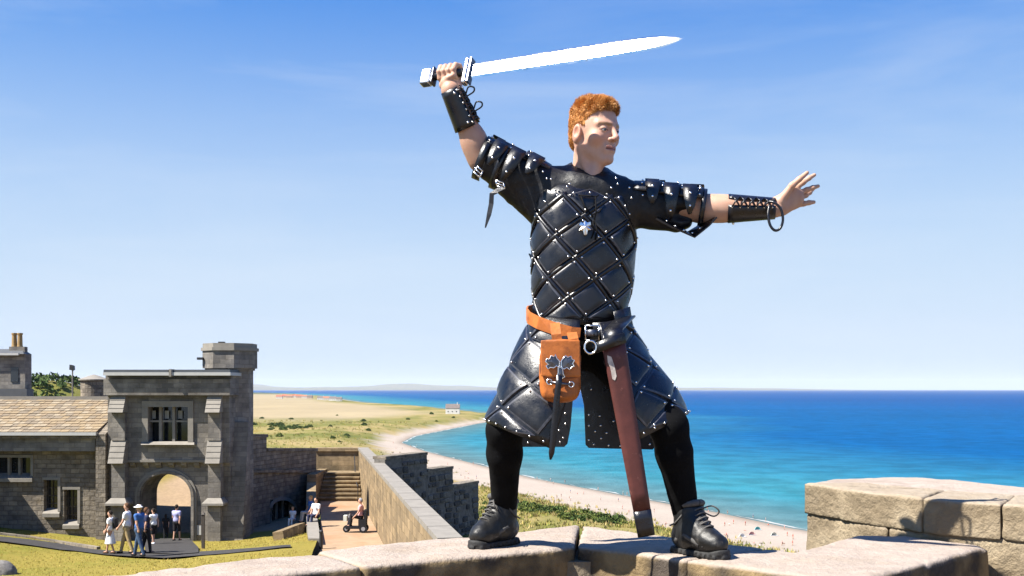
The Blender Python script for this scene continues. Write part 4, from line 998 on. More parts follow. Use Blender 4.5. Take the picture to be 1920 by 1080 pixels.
# ---------------- tunic (black cloth and thin leather under the armour)
def tunic(P):
    wr_ = noise(P @ np.array([[1, 0, .5], [0, 1, 0], [-.4, 0, 1.4]]) * A_(1.5, 1, .7), 15, 9, 3)
    d = ulist([cone(P, M(1068, 420, .03), M(1125, 420, .03), .112), cone(P, M(1068, 500, .03), M(1122, 500, .03), .112), cone(P, M(1070, 580, .03), M(1118, 580, .03), .105),
               cone(P, M(1050, 364, .03), M(1150, 370, .03), .072)], .06)
    d = smin(d, cone(P, M(1062, 352, .04), M(1093, 325, .045), .052, .060), .03); d = smin(d, cone(P, M(1145, 352, .03), M(1110, 327, .045), .052, .058), .03)
    uL = nrm(ElL - ShL); L_ = ulist([cone(P, ShL, ShL + (ElL - ShL) * .93, .074, .068), cone(P, M(1018, 400, .03), M(945, 336, .03), .056, .052)], .04)
    L_ = smax(L_, (P - (ShL + (ElL - ShL) * .93)) @ uL, .012)
    uR = nrm(ElR - ShR); R_ = ulist([cone(P, ShR, ShR + (ElR - ShR) * .86, .064, .062), cone(P, M(1190, 400, .02), M(1268, 410, .0), .054, .050)], .04)
    R_ = smax(R_, (P - (ShR + (ElR - ShR) * .90)) @ uR, .012)
    R_ = smax(R_, -ell(P, M(1292, 398, -.115), (.075, .085, .034)), .015)
    d = smin(d, smin(L_, R_, .02), .05)
    d = smin(d, cone(P, M(1085, 352, -.005), M(1128, 354, -.01), .062), .03); hole = cone(P, nk0 + A_(0, 0, .1), nk0 + (nk1 - nk0) * .66, .062, .060); d = smax(d, -hole, .01)
    return d + .006 * wr_
V, Q = nets(tunic, (-.17, 3.66, .80), (.80, 4.22, 1.46), .0085)
tun = mesh_from('tunic', V, Q, M_soft, man, True)
mb = MB(); pts = [];                                     # crew collar band round the neck
ca = nrm(nk1 - nk0); cu = nrm(np.cross(ca, A_(1, 0, 0))); cv = np.cross(ca, cu)
for k_, (o, r_) in enumerate(((.094, .060), (.104, .064), (.116, .066))): pass
ring = [nk0 + (nk1 - nk0) * .86 + .068 * (math.cos(a) * cu + math.sin(a) * cv) for a in np.linspace(0, 2 * math.pi, 29)]
mb.tube(ring, .010, 8, caps=False); mb.build('collar', M_cloth, tun, True)

# ---------------- leather cuirass: plates on a torso surface
phi = R(9); Tx, Ty = W(1094, 0, 3.94)[0], 3.94
yk = [335, 348, 372, 400, 450, 520, 575, 612]; ak = [.140, .160, .182, .186, .187, .181, .168, .168]; bk = [.080, .100, .124, .132, .134, .130, .124, .124]; ck = [0, 0, 0, 0, 0, -2, -6, -8]
th_t = np.linspace(0, math.pi, 400)
def sup(v): return np.sign(v) * np.abs(v) ** (2 / 2.5)
arcp = np.c_[.187 * sup(np.sin(th_t)), .131 * sup(np.cos(th_t))]; arcs = np.r_[0, np.cumsum(np.linalg.norm(np.diff(arcp, axis=0), axis=1))]
def torso(s, t, off=0.0):                                # s: metres round from the front line, t: metres up from the belt
    y = 600 - 512 * t; a = np.interp(y, yk, ak) + off; b = np.interp(y, yk, bk) + off; cx = np.interp(y, yk, ck) / F * 3.94
    th = np.interp(abs(s), arcs, th_t) * (1 if s >= 0 else -1)
    lx = a * sup(math.sin(th)); lf = b * sup(math.cos(th))
    return A_(Tx + cx + lx * math.cos(phi) + lf * math.sin(phi), Ty + lx * math.sin(phi) - lf * math.cos(phi), ZC - (y - 730) / F * 3.86)
def patch_mesh(S, s0, s1, t0, t1, n_, m__, off, name, mt, parent, th=.004):
    V = []
    for o in (off, off - th):
        for i in range(n_ + 1):
            for j in range(m__ + 1): V.append(S(s0 + (s1 - s0) * i / n_, t0 + (t1 - t0) * j / m__, o))
    k = (n_ + 1) * (m__ + 1); q = []
    for L_ in (0, 1):
        for i in range(n_):
            for j in range(m__):
                a = L_ * k + i * (m__ + 1) + j; f = (a, a + m__ + 1, a + m__ + 2, a + 1); q.append(f if L_ == 0 else f[::-1])
    bd = [i * (m__ + 1) for i in range(n_ + 1)] + [n_ * (m__ + 1) + j for j in range(1, m__ + 1)] + [i * (m__ + 1) + m__ for i in range(n_ - 1, -1, -1)] + [j for j in range(m__ - 1, 0, -1)]
    for i in range(len(bd)): a, b = bd[i], bd[(i + 1) % len(bd)]; q.append((b, a, k + a, k + b))
    mb = MB(); mb.add(V, q); return mb.build(name, mt, parent, True)
def plates(S, sr, tr, e1, e2, org, parent, mt, riv, gap=.075, bulge=.0022, rad=.0042, n_=7, lift=.004, seed=0):
    rg = np.random.default_rng(seed); e1 = np.array(e1); e2 = np.array(e2)
    for i in range(-9, 10):
        for j in range(-9, 10):
            c = np.array(org) + i * e1 + j * e2; mid_ = c + (e1 + e2) / 2
            if not (sr[0] - .03 < mid_[0] < sr[1] + .03 and tr[0] - .03 < mid_[1] < tr[1] + .03): continue
            cs = np.array([c, c + e1, c + e1 + e2, c + e2]); cc = np.clip(cs, (sr[0], tr[0]), (sr[1], tr[1]))
            ar = abs(np.cross(cc[2] - cc[0], cc[3] - cc[1])) / 2
            if ar < .30 * abs(np.cross(e1, e2)): continue
            V = []; tl = rg.uniform(-.009, .009, 2); bz = bulge * rg.uniform(.6, 1.2)
            gv = gap + (1 - 2 * gap) * np.array([0, .055, .25, .5, .75, .945, 1])
            for a in gv:
                for b in gv:
                    if not len(V): k4 = [S(*np.clip(c + a_ * e1 + b_ * e2, (sr[0], tr[0]), (sr[1], tr[1])), lift + .003) for a_, b_ in ((0, 0), (1, 0), (1, 1), (0, 1))]; c0 = S(*np.clip(mid_, (sr[0], tr[0]), (sr[1], tr[1])), lift + .003); nf = nrm(np.cross(k4[2] - k4[0], k4[3] - k4[1])); nf = nf * (1 if nf[1] < 0 or abs(nf[0]) > .9 else -1); nf = nf * (1 if np.dot(nf, S(*np.clip(mid_, (sr[0], tr[0]), (sr[1], tr[1])), .02) - c0) > 0 else -1); sag = np.dot(c0 - np.mean(k4, 0), nf)
                    ea = 1 - abs(2 * (a - gap) / (1 - 2 * gap) - 1) ** 8; eb = 1 - abs(2 * (b - gap) / (1 - 2 * gap) - 1) ** 8
                    q4 = k4[0] * (1 - a) * (1 - b) + k4[1] * a * (1 - b) + k4[2] * a * b + k4[3] * (1 - a) * b
                    V.append(q4 + nf * (sag * .62 * (1 - (2 * a - 1) ** 2 * .5 - (2 * b - 1) ** 2 * .5) * 1.2 + bz * (1 - (2 * a - 1) ** 2) * (1 - (2 * b - 1) ** 2) + (.0015 if min(a, b) > gap + 1e-6 and max(a, b) < 1 - gap - 1e-6 else -.0012) + tl[0] * (a - .5) + tl[1] * (b - .5)))
            q = [(u * n_ + v, (u + 1) * n_ + v, (u + 1) * n_ + v + 1, u * n_ + v + 1) for u in range(n_ - 1) for v in range(n_ - 1)]
            nv_ = len(V); bd = [u * n_ for u in range(n_)] + [(n_ - 1) * n_ + v for v in range(1, n_)] + [u * n_ + n_ - 1 for u in range(n_ - 2, -1, -1)] + list(range(n_ - 2, 0, -1)); V = V + [V[k_] - nf * .010 for k_ in bd] + [V[k_] - nf * .0004 for k_ in bd]
            mb = MB(); mb.add(V, q); L4 = len(bd); mb.f += [(nv_ + L4 + k_, nv_ + L4 + (k_ + 1) % L4, nv_ + (k_ + 1) % L4, nv_ + k_) for k_ in range(L4)]; mb.m += [1] * L4; mb.m[:len(q)] = [1 if (k_ // (n_ - 1)) in (0, n_ - 2) or (k_ % (n_ - 1)) in (0, n_ - 2) else 0 for k_ in range(len(q))]
            o_p = mb.build('leather_plate', [mt, M_edge], parent, True)
            for a, b in ((.13, .13), (.87, .13), (.87, .87), (.13, .87)):
                p = c + a * e1 + b * e2
                if sr[0] + .004 < p[0] < sr[1] - .004 and tr[0] + .004 < p[1] < tr[1] - .004 and rg.random() < .9: q4 = k4[0] * (1 - a) * (1 - b) + k4[1] * a * (1 - b) + k4[2] * a * b + k4[3] * (1 - a) * b; riv.ball(q4 + nf * (.0025 + sag * .35 + tl[0] * (a - .5) + tl[1] * (b - .5)), rad, 6, 4)
cui = patch_mesh(torso, -.485, .485, -.02, .50, 48, 18, -.002, 'cuirass', M_lea, man)
riv = MB()
plates(torso, (-.30, .30), (.0, .480), (.100, .072), (.072, -.078), (-.012, -.005), cui, M_lea, riv, seed=2)
# strap edges between the plates
for k_ in range(-6, 8):
    for (e, ln) in (((.100, .072), 1), ((.072, -.078), 1)):
        o_ = np.array((-.012, -.005)) + (np.array((.072, -.078)) if e[1] > 0 else np.array((.100, .072))) * k_
        run = []
        for u in np.linspace(-6, 6, 121):
            p = o_ + np.array(e) * u
            if -.30 < p[0] < .30 and .0 < p[1] < .462: run.append(torso(p[0], p[1], .0035))
        if len(run) > 4:
            nn_ = [nrm(np.cross(A_(0, 0, 1), run[min(i + 1, len(run) - 1)] - run[max(i - 1, 0)])) for i in range(len(run))]
            wd_ = [nrm(np.cross(run[min(i + 1, len(run) - 1)] - run[max(i - 1, 0)], A_(math.sin(phi), -math.cos(phi), 0))) for i in range(len(run))]
            mb = MB(); mb.ribbon(run, wd_, .013, .003); mb.build('strap', M_lea, cui, True)
tag(riv.build('studs', M_nick, cui, True), kind='stuff')
# yoke studs over the upper chest and shoulders
riv = MB()
for x, y in ((1063, 350), (1075, 362), (1106, 361), (1137, 371), (1146, 352), (1158, 345), (1155, 334), (1180, 352), (1184, 371), (1025, 335), (1033, 336), (1018, 322), (1068, 345), (1205, 366), (1172, 386), (1022, 378)):
    riv.ball(M(x, y, -.105 if 1040 < x < 1165 else -.085), .0042, 6, 4)
tag(riv.build('yoke_studs', M_nick, tun, True), kind='stuff')
# central lacing and silver pendant
def chest(x, y, off):                                    # point on the cuirass front at a pixel
    lo_, hi_ = -.3, .3
    t = (600 - y) / 512
    for _ in range(30):
        m__ = (lo_ + hi_) / 2; p = torso(m__, t, off)
        if 960 + F * p[0] / p[1] < x: lo_ = m__
        else: hi_ = m__
    return torso(lo_, t, off)
lace = MB()
for pl in (((1085, 372), (1118, 374), (1122, 371)), ((1116, 373), (1118, 400), (1113, 425)), ((1088, 371), (1096, 392), (1112, 412)), ((1112, 420), (1114, 440), (1109, 452)), ((1114, 418), (1120, 436), (1117, 455)), ((1110, 408), (1124, 402), (1128, 396))):
    lace.tube([chest(x, y, .016) for x, y in pl], .0028, 6)
tag(lace.build('chest_lacing', M_cloth, cui, True), kind='stuff')
pe = MB(); c_ = chest(1097, 431, .020); ex, ez = A_(1, .1, 0), A_(0, 0, 1)
star = [(0, 13), (5, 9), (12, 11), (13, 4), (8, 0), (14, -7), (6, -8), (4, -18), (-2, -19), (-5, -9), (-14, -9), (-8, -1), (-14, 3), (-10, 10), (-4, 8)]
V = [c_ + ex * (a / 640) + ez * (b / 640) + A_(0, -.004, 0) for a, b in star] + [c_ + ex * (a / 580) + ez * (b / 580) + A_(0, .004, 0) for a, b in star]
n = len(star); pe.add(V + [c_ + A_(0, -.010, 0)], [(i, (i + 1) % n, 2 * n) for i in range(n)] + [(i, n + i, n + (i + 1) % n, (i + 1) % n) for i in range(n)]); pe.build('pendant', M_nick, cui)
for x, y, h_ in ((1186, 490, 55), (1180, 560, 30), (1003, 470, 25)):
    p0 = torso(.30 if x > 1100 else -.30, (600 - y) / 512, .012); mb = MB(); mb.ribbon([p0, p0 + A_(.012, 0, -h_ / 1024), p0 + A_(.004, 0, -h_ / 512)], A_(.2, 1, 0), [.035, .04, .008], .004); mb.build('side_tab', M_lea, cui)

# ---------------- skirt of leather plates
def skirt_fn(rows, d0s, outs):
    tt = np.array([r[0] for r in rows]); yi = np.array([r[1] for r in rows]); xi = np.array([r[2] for r in rows]); yo = np.array([r[3] for r in rows]); xo = np.array([r[4] for r in rows])
    def S(s, t, off=0.0):                                # s in 0..1.7 wraps from the front edge round the hip, t 0 waist .. 1 hem
        a = s * math.pi / 2; k = math.sin(a)
        def f(k_, a_, o_):
            x = np.interp(t, tt, xi) + (np.interp(t, tt, xo) - np.interp(t, tt, xi)) * k_; y = np.interp(t, tt, yi) + (np.interp(t, tt, yo) - np.interp(t, tt, yi)) * k_
            d = np.interp(t, tt, outs) - np.interp(t, tt, d0s) * math.cos(a_)
            return M(x, y, d)
        p = f(k, a, 0)
        if off:
            e = 1e-3; ps = f(math.sin(a + e), a + e, 0) - f(math.sin(a - e), a - e, 0)
            n_ = nrm(np.cross(ps, A_(0, 0, 1))); cdir = p - M(np.interp(t, tt, xi), 0, np.interp(t, tt, outs)) * A_(1, 1, 0) - A_(0, 0, p[2])
            n_ = n_ if np.dot(n_, cdir) > 0 else -n_
            p = p + n_ * off
        return p
    return S
SL = skirt_fn([(0, 600, 1088, 592, 999), (.3, 668, 1086, 655, 966), (.65, 752, 1062, 728, 934), (1, 842, 1034, 792, 909)], [.145, .165, .180, .185], [.03, .01, -.01, -.01])
SR = skirt_fn([(0, 606, 1122, 596, 1176), (.3, 664, 1134, 650, 1206), (.65, 744, 1166, 716, 1256), (1, 826, 1196, 776, 1293)], [.150, .165, .170, .165], [.03, .0, -.05, -.07])
def skirt(S, nm, seed, flip):
    k = .26; P_ = lambda s, t, off=0.0: S(max(s, 0) / .23, 1 - t / .44, off)   # metric coordinates: s round, t up from the hem
    b = patch_mesh(P_, 0, .25, 0, .44, 20, 14, -.002, nm, M_lea, man)
    rv = MB(); e1, e2 = ((.118, .062), (.060, -.105)) if not flip else ((.105, .060), (.085, -.088))
    plates(P_, (.004, .246), (.004, .435), e1, e2, (.03, .02), b, M_lea, rv, gap=.055, bulge=.003, seed=seed, rad=.0044)
    for u in np.linspace(.02, .235, 8): rv.ball(P_(u, .014, .007), .0042, 6, 4)
    tag(rv.build('studs', M_nick, b, True), kind='stuff'); return b
skL = skirt(SL, 'skirt_panel', 4, False); skR = skirt(SR, 'skirt_panel', 9, True)
for q_ in ([(1000, 640), (1082, 640), (1076, 728), (1070, 800), (1064, 832), (1058, 838), (980, 838), (975, 834), (980, 740)],
           [(1086, 640), (1180, 640), (1225, 760), (1229, 836), (1224, 843), (1104, 840), (1098, 834), (1095, 760), (1088, 728)]):
    f_ = [M(x, y, .17) for x, y in q_]; n = len(f_); mb = MB(); mb.add(f_ + [p + A_(0, .006, 0) for p in f_], [tuple(range(n))[::-1], tuple(range(n, 2 * n))] + [(i, (i + 1) % n, n + (i + 1) % n, n + i) for i in range(n)])
    o = mb.build('skirt_back', M_lea, man); rv = MB(); xs_ = [p[0] for p in q_]
    L0 = q_[0][0] < 1050
    for x, y in (((990, 830), (1005, 826), (1030, 829), (1050, 829), (1060, 775), (1060, 795), (1048, 807), (1056, 821), (1045, 780)) if L0 else
                 ((1104, 778), (1124, 780), (1104, 798), (1126, 798), (1116, 809), (1137, 812), (1104, 825), (1127, 822), (1113, 833), (1141, 835), (1163, 836), (1108, 730), (1150, 790), (1200, 832), (1218, 833))):
        rv.ball(M(x, y, .166), .0046, 6, 4)
    tag(rv.build('studs', M_nick, o, True), kind='stuff')

# ---------------- leggings
def legs(P):
    d = cone(P, HipL, HipR, .105); n = noise(P * A_(1, 1, 1.6), 14, 4, 3)
    for h_, k_, a_ in ((HipL, KnL, AnL), (HipR, KnR, AnR)):
        cf = k_ + (a_ - k_) * .28
        d = smin(d, ulist([cone(P, h_, k_, .100, .066), cone(P, k_, cf, .062, .063), cone(P, cf, a_, .062, .046)], .03), .04)
    return d + .0035 * n
V, Q = nets(legs, (-.32, 3.55, .12), (.80, 4.25, .95), .0095)
mesh_from('leggings', V, Q, M_leg, man, True)
# ---------------- boots
M_boot = mat('worn_boot_leather', (.007, .0068, .0065), .45, spec=.42, var=.5, vscale=30, bump=.5, bscale=70, bdist=.003, dirt=((.045, .038, .03), 32, .56, .72), kk=1)
M_sole = mat('boot_rubber', (.014, .0135, .013), .75, var=.35, vscale=40, bump=.6, bscale=90, bdist=.003, kk=1)
M_grey = mat('grey_lining', (.07, .066, .062), .8, var=.25, vscale=40, kk=1)
for H_, T_, An in ((HL, TL, AnL), (HR, TR, AnR)):
    f_ = nrm(T_ - H_); s_ = A_(-f_[1], f_[0]); Lf = np.linalg.norm(T_ - H_)
    def bp(f, s, z): p = H_ + f_ * f + s_ * s; return A_(p[0], p[1], z)
    sq = (A_(0, 0, 1), .95)
    def boot(P):
        d = ulist([cone(P, bp(.015, 0, .060), bp(.07, 0, .058), .040, .042), cone(P, bp(.07, 0, .060), bp(Lf - .005, .004, .050), .045, .040, (A_(0, 0, 1), .92)), cone(P, bp(.05, 0, .08), bp(.045, 0, .165), .050, .056),
                   cone(P, bp(.080, 0, .115), bp(.140, 0, .066), .040, .041)], .035)
        d = smax(d, .016 - P[..., 2], .008); d = smax(d, P[..., 2] - .178, .01)
        return d + .003 * noise(P, 45, 8, 2)
    lo_ = np.minimum(bp(-.07, 0, 0), bp(Lf + .07, 0, 0)) - A_(.06, .06, .005); hi_ = np.maximum(bp(-.07, 0, 0), bp(Lf + .07, 0, 0)) + A_(.06, .06, .20)
    V, Q = nets(boot, lo_, hi_, .0055); bo_ = mesh_from('boot', V, Q, M_boot, man, True)
    def sole(P):
        q_ = P.copy(); d = ulist([cone(q_ * A_(1, 1, 0), bp(.012, 0, 0), bp(.09, 0, 0), .041, .037), cone(q_ * A_(1, 1, 0), bp(.09, 0, 0), bp(Lf - .002, .005, 0), .037, .043)], .03)
        tre = .003 * np.sign(np.sin((P[..., :2] @ f_) * 260)) * (P[..., 2] < .014)
        return smax(d + tre, np.maximum(P[..., 2] - .024 - .012 * np.clip(((P[..., :2] - H_) @ f_ - Lf + .01) / .04, 0, 1), .001 - P[..., 2]), .006)
    V, Q = nets(sole, lo_, hi_ - A_(0, 0, .13), .0045); mesh_from('sole', V, Q, M_sole, bo_, True)
    mb = MB(); mb.tube([bp(.045 + .050 * math.cos(a), .049 * math.sin(a), .174 + .014 * math.cos(a)) for a in np.linspace(0, 2 * math.pi, 25)], .012, 8, caps=False); mb.build('padded_collar', M_grey, bo_, True)
    lc = MB()
    for k_ in range(6):                                  # laces over the instep
        u = k_ / 5; f0 = .145 - .065 * u; z0 = .100 + .070 * u
        lc.tube([bp(f0 - .012, -.030, z0 - .008), bp(f0 + .012, -.015, z0 + .010), bp(f0 + .016, .0, z0 + .014), bp(f0 + .012, .015, z0 + .010), bp(f0 - .012, .030, z0 - .008)], .0034, 6)
        lc.tube([bp(f0 - .004, -.028, z0 + .0), bp(f0 + .002, .0, z0 + .018), bp(f0 - .018, .028, z0 + .012)], .003, 6)
    lc.tube(spl([bp(.10, .01, .165), bp(.135, .03, .178), bp(.15, .05, .160), bp(.13, .045, .140), bp(.105, .015, .155)]), .003, 6)
    tag(lc.build('laces', M_grey, bo_, True), kind='stuff')
    mb = MB(); mb.tube(spl([bp(Lf - .030, -.041, .040), bp(Lf - .034, -.030, .076), bp(Lf - .036, 0, .090), bp(Lf - .034, .030, .076), bp(Lf - .030, .041, .040)], 16), .0028, 6); mb.build('toe_seam', M_grey, bo_, True)
    for sd_ in (-1, 1):
        for z_ in (.085, .115, .145):
            mb = MB(); mb.ball(bp(.088 - .25 * (z_ - .085), sd_ * .040, z_ + .012), .006, 8, 6); mb.build('lace_hook', M_nick, bo_, True)
        mb = MB(); mb.tube(spl([bp(.0, sd_ * .045, .10), bp(.04, sd_ * .057, .115), bp(.07, sd_ * .052, .145)], 8), .0032, 6); mb.build('ankle_seam', M_grey, bo_, True)
        mb = MB(); mb.tube([bp(.03, sd_ * .052, .05), bp(.08, sd_ * .054, .075), bp(.12, sd_ * .048, .060), bp(.145, sd_ * .045, .045)], .004, 6, flat=2.2); mb.build('side_trim', M_grey, bo_, True)

# ---------------- arm armour
def armframe(a, b):
    t = nrm(b - a); c_ = nrm(A_(0, -1, 0) - t * -t[1]); u = np.cross(t, c_); u = u if u[2] > 0 else -u
    return lambda k, ang, r: a + (b - a) * k + r * (math.cos(ang) * c_ + math.sin(ang) * u), t
def wrap(fr, k0, k1, a0, a1, r0, r1, name, mt, parent, th=.004, wav=0.0, n_=14, m__=4):
    S = lambda s, t, off=0.0: fr(k0 + (k1 - k0) * t, a0 + (a1 - a0) * s, r0 + (r1 - r0) * t + off + wav * math.sin(7 * s) * t)
    return patch_mesh(S, 0, 1, 0, 1, n_, m__, 0, name, mt, parent, th), S
fL, _ = armframe(ElL, WrL); fR, _ = armframe(ElR, WrR)
for fr, k0, k1, r0, r1, side in ((fL, .46, 1.02, .050, .0385, 1), (fR, .36, 1.0, .053, .0385, -1)):
    n_ = 20
    S = lambda s, t, off=0.0: fr(k0 + (k1 - k0) * t, s, r0 + (r1 - r0) * t + off)
    a0 = R(35) if side < 0 else R(64)                   # gap of the lacing
    br = patch_mesh(S, a0, a0 + R(330), 0, 1, 28, 8, 0, 'bracer', M_lea, man, .004)
    rv = MB(); lc = MB()
    for i in range(6):
        t = .08 + .84 * i / 5
        for e in (a0 + R(330) - .16, a0 + .16): rv.ball(S(e, t, .002), .0045, 6, 4)
        if i < 5:
            t2 = .08 + .84 * (i + 1) / 5; am = a0 - R(15)
            lc.tube([S(a0 + R(330) - .16, t, .004), S(am, (t + t2) / 2, .009), S(a0 + .16, t2, .004)], .003, 6); lc.tube([S(a0 + .16, t, .004), S(am, (t + t2) / 2, .012), S(a0 + R(330) - .16, t2, .004)], .003, 6)
    for e in (.12, .88): rv.ball(S(a0 + R(250 if side < 0 else 330) - .5, e, .002), .0055, 6, 4)
    if side > 0:
        for k_ in (.35, .75): lc.tube(spl([S(a0, k_, .006), S(a0 - .1, k_ + .12, .030), S(a0 - .1, k_ + .06, .048), S(a0 - .1, k_ - .03, .040), S(a0 - .05, k_ - .06, .008)]), .003, 6)
    tag(rv.build('studs', M_nick, br, True), kind='stuff'); tag(lc.build('lacing', M_lea, br, True), kind='stuff')
mb = MB(); mb.tube(spl([M(1441, 378, -.10), M(1452, 380, -.115), M(1464, 392, -.12), M(1468, 412, -.12), M(1463, 428, -.12), M(1453, 432, -.12), M(1444, 422, -.12), M(1440, 402, -.115), M(1443, 384, -.105)], 40), .0048, 8); mb.build('wrist_thong', M_lea, man, True)
gL, _ = armframe(ShL, ElL); gR, _ = armframe(ShR, ElR)
M_lea2 = M_lea
for fr, lst in ((gL, ((.10, .46, .084, .092), (.36, .72, .082, .090), (.60, 1.02, .080, .084))), (gR, ((.06, .42, .074, .080), (.34, .68, .073, .080), (.58, .98, .072, .076)))):
    for i, (k0, k1, r0, r1) in enumerate(lst):
        lm, S = wrap(fr, k0, k1, R(20) if fr is gR else R(38), R(150), r0 * .94, r1 * .98, 'shoulder_lame', M_lea2, man, .004, .004)
        rv = MB()
        for s_ in np.linspace(.06, .94, 6): rv.ball(S(s_, .88, .003), .0044, 6, 4)
        for s_ in (.2, .5, .8): rv.ball(S(s_, .3, .003), .0044, 6, 4)
        tag(rv.build('studs', M_nick, lm, True), kind='stuff')
for fr, rr in ((gL, .088), (gR, .076)):                  # loose studded tabs hanging off the shoulder lames
    for k_, a_, ln in ((.30, 44, .075), (.56, 34, .10), (.80, 40, .085), (.38, 112, .06), (.70, 120, .075), (.90, 108, .06)):
        a1 = R(a_); sg = -1 if a_ < 90 else 1; pts = [fr(k_ + .04 * t, a1 + sg * t * ln / rr, rr + .012 + .022 * t * t) for t in np.linspace(-.2, 1, 6)]; t0 = nrm(fr(k_ + .1, 0, 0) - fr(k_, 0, 0))
        mb = MB(); mb.ribbon(pts, t0, [.050, .052, .050, .044, .034, .012], .0045); o = mb.build('leather_tab', M_lea, man, True)
        rv = MB(); rv.ball(pts[2] * 1.0, .0058, 6, 4); rv.ball(pts[4], .005, 6, 4); tag(rv.build('studs', M_nick, o, True), kind='stuff')
# straps and buckles at the elbows
def strap_ring(fr, k, a0, a1, r, wdt, nm, par=man):
    t = nrm(fr(k + .1, 0, 0) - fr(k, 0, 0)); mb = MB(); mb.ribbon([fr(k, a, r) for a in np.linspace(a0, a1, 16)], t, wdt, .005); return mb.build(nm, M_lea, par, True)
def buckle(c, u, v, w_, h_, parent=man):
    u, v = nrm(u), nrm(v); mb = MB(); cs = [(-w_, -h_), (w_, -h_), (w_, h_), (-w_, h_)]
    for i in range(4):
        a = cs[i]; b = cs[(i + 1) % 4]; mb.tube([c + u * a[0] + v * a[1], c + u * b[0] + v * b[1]], .003, 6)
    mb.tube([c - u * w_, c + u * w_ * .9 + A_(0, -.003, 0)], .002, 6); return mb.build('buckle', M_nick, parent, True)
strap_ring(gL, .97, R(-100), R(140), .078, .030, 'elbow_strap'); strap_ring(gL, .72, R(-120), R(60), .086, .026, 'elbow_strap')
strap_ring(gR, 1.0, R(-70), R(130), .070, .018, 'elbow_strap')
buckle(M(897, 322, -.055), M(905, 328, 0) - M(892, 316, 0), A_(.5, 0, .8), .014, .012); buckle(M(938, 346, -.068), M(950, 350, 0) - M(928, 342, 0), A_(-.2, 0, .9), .015, .011)
mb = MB(); mb.ribbon([M(943, 352, -.07), M(932, 358, -.07), M(922, 364, -.065), M(921, 382, -.06), M(917, 402, -.06), M(910, 427, -.055)], A_(.9, -.3, -.1), [.018, .018, .017, .017, .016, .004], .004); mb.build('hanging_strap', M_lea, man)
# flared lower edge of the right sleeve
mb = MB(); mb.ribbon([M(1232, 408, -.05), M(1262, 424, -.055), M(1296, 440, -.05), M(1318, 424, -.04), M(1332, 410, -.03)], A_(0, .8, .3), .09, .005); fl = mb.build('sleeve_flap', M_lea, man)
rv = MB(); [rv.ball(p, .0042, 6, 4) for p in (M(1250, 414, -.08), M(1266, 424, -.085), M(1282, 432, -.085), M(1298, 437, -.08), M(1312, 428, -.075))]; tag(rv.build('studs', M_nick, fl, True), kind='stuff')

# ---------------- belt
def front(x, y, off): return chest(x, y, off)
blt = MB(); pts = [torso(s_, t_, o_) for s_, t_, o_ in ((-.42, .050, .022), (-.36, .046, .022), (-.31, .038, .024), (-.265, .025, .030), (-.22, .008, .036), (-.165, -.014, .042), (-.11, -.036, .044), (-.06, -.052, .044), (-.03, -.056, .042))]
blt.ribbon(pts, A_(0, 0, 1), .044, .006); belt = blt.build('belt', M_tan, man)
mb = MB(); mb.ribbon([torso(s_, t_, .016) for s_, t_ in ((.02, -.035), (.08, -.028), (.15, -.012), (.22, .005), (.30, .02), (.40, .04), (.47, .05), (-.47, .055), (-.42, .055))], A_(0, 0, 1), .040, .005); mb.build('belt_back', M_lea, man, True)
bc = torso(.008, -.052, .046); buckle(bc, A_(1, .1, 0), A_(0, 0, 1), .024, .026, belt)
mb = MB(); mb.lathe(bc + A_(0, .004, -.012), [(.022, 0), (.024, .004), (.024, .02), (.02, .024)], 14); mb.build('buckle_plate', M_pewter, belt, True)
buckle(torso(.07, -.045, .046), A_(1, .1, 0), A_(0, 0, 1), .016, .018, belt)
mb = MB(); mb.ribbon([torso(s_, t_, .030) for s_, t_ in ((.095, -.01), (.13, .0), (.17, .012))], A_(0, 0, 1), .075, .006); mb.build('hanger_plate', M_lea, belt, True)
# ================================================================== sword, scabbard, pouch
sword = empty('sword', Gh, 'short broad steel sword gleaming in the sun, held overhead', 'sword')
Lb = np.linalg.norm(tip - B0); V = []; st_ = []
ts = np.r_[np.linspace(0, .80, 17), np.linspace(.82, .985, 14), [1.0]]
for t in ts:
    hw_ = np.interp(t, [0, .25, .5, .72, .84, .90, .95, .98, 1.0], [.0325, .0325, .0335, .0325, .0290, .0245, .0160, .0095, .0006])
    for u, n_ in ((-1, 0), (-.72, .62), (-.30, .80), (0, .62), (.30, .80), (.72, .62), (1, 0), (.72, -.62), (.3, -.8), (0, -.62), (-.30, -.80), (-.72, -.62)):
        V.append(B0 + sa * Lb * t + sw_ * hw_ * u + nbl * .0044 * n_ * min(1, hw_ / .02))
k = len(ts); n = 12
Fs = [(i * n + j, i * n + (j + 1) % n, (i + 1) * n + (j + 1) % n, (i + 1) * n + j) for i in range(k - 1) for j in range(n)] + [tuple(range(n))[::-1]]
M_blade = mat('polished_blade', (.86, .86, .84), .17, metal=1.0, var=.08, vscale=9, bump=.02, bscale=26, bdist=.003, kk=1, rvar=.04, dirt=((.42, .33, .25), 17, .60, .68))
MB().add(V, Fs).build('blade', M_blade, sword)
def along_sw(px): return onaxis(px)
def block(name, c, la, lw, ln, mt, r=.3):                # rounded block on the sword's axes
    h_ = .0022; f = lambda P: (lambda q: np.sqrt((np.maximum(np.abs(q) - np.array([la, lw, ln]) + .006, 0) ** 2).sum(-1)) - .006 + np.minimum(np.max(np.abs(q) - np.array([la, lw, ln]), -1) + .006, 0))(np.stack([(P - c) @ sa, (P - c) @ sw_, (P - c) @ nbl], -1))
    ext = np.abs(sa) * la + np.abs(sw_) * lw + np.abs(nbl) * ln + .012; V, Q = nets(f, c - ext, c + ext, .0034); return mesh_from(name, V, Q, mt, sword, True)
block('guard', along_sw(875), .0095, .054, .016, M_steel)
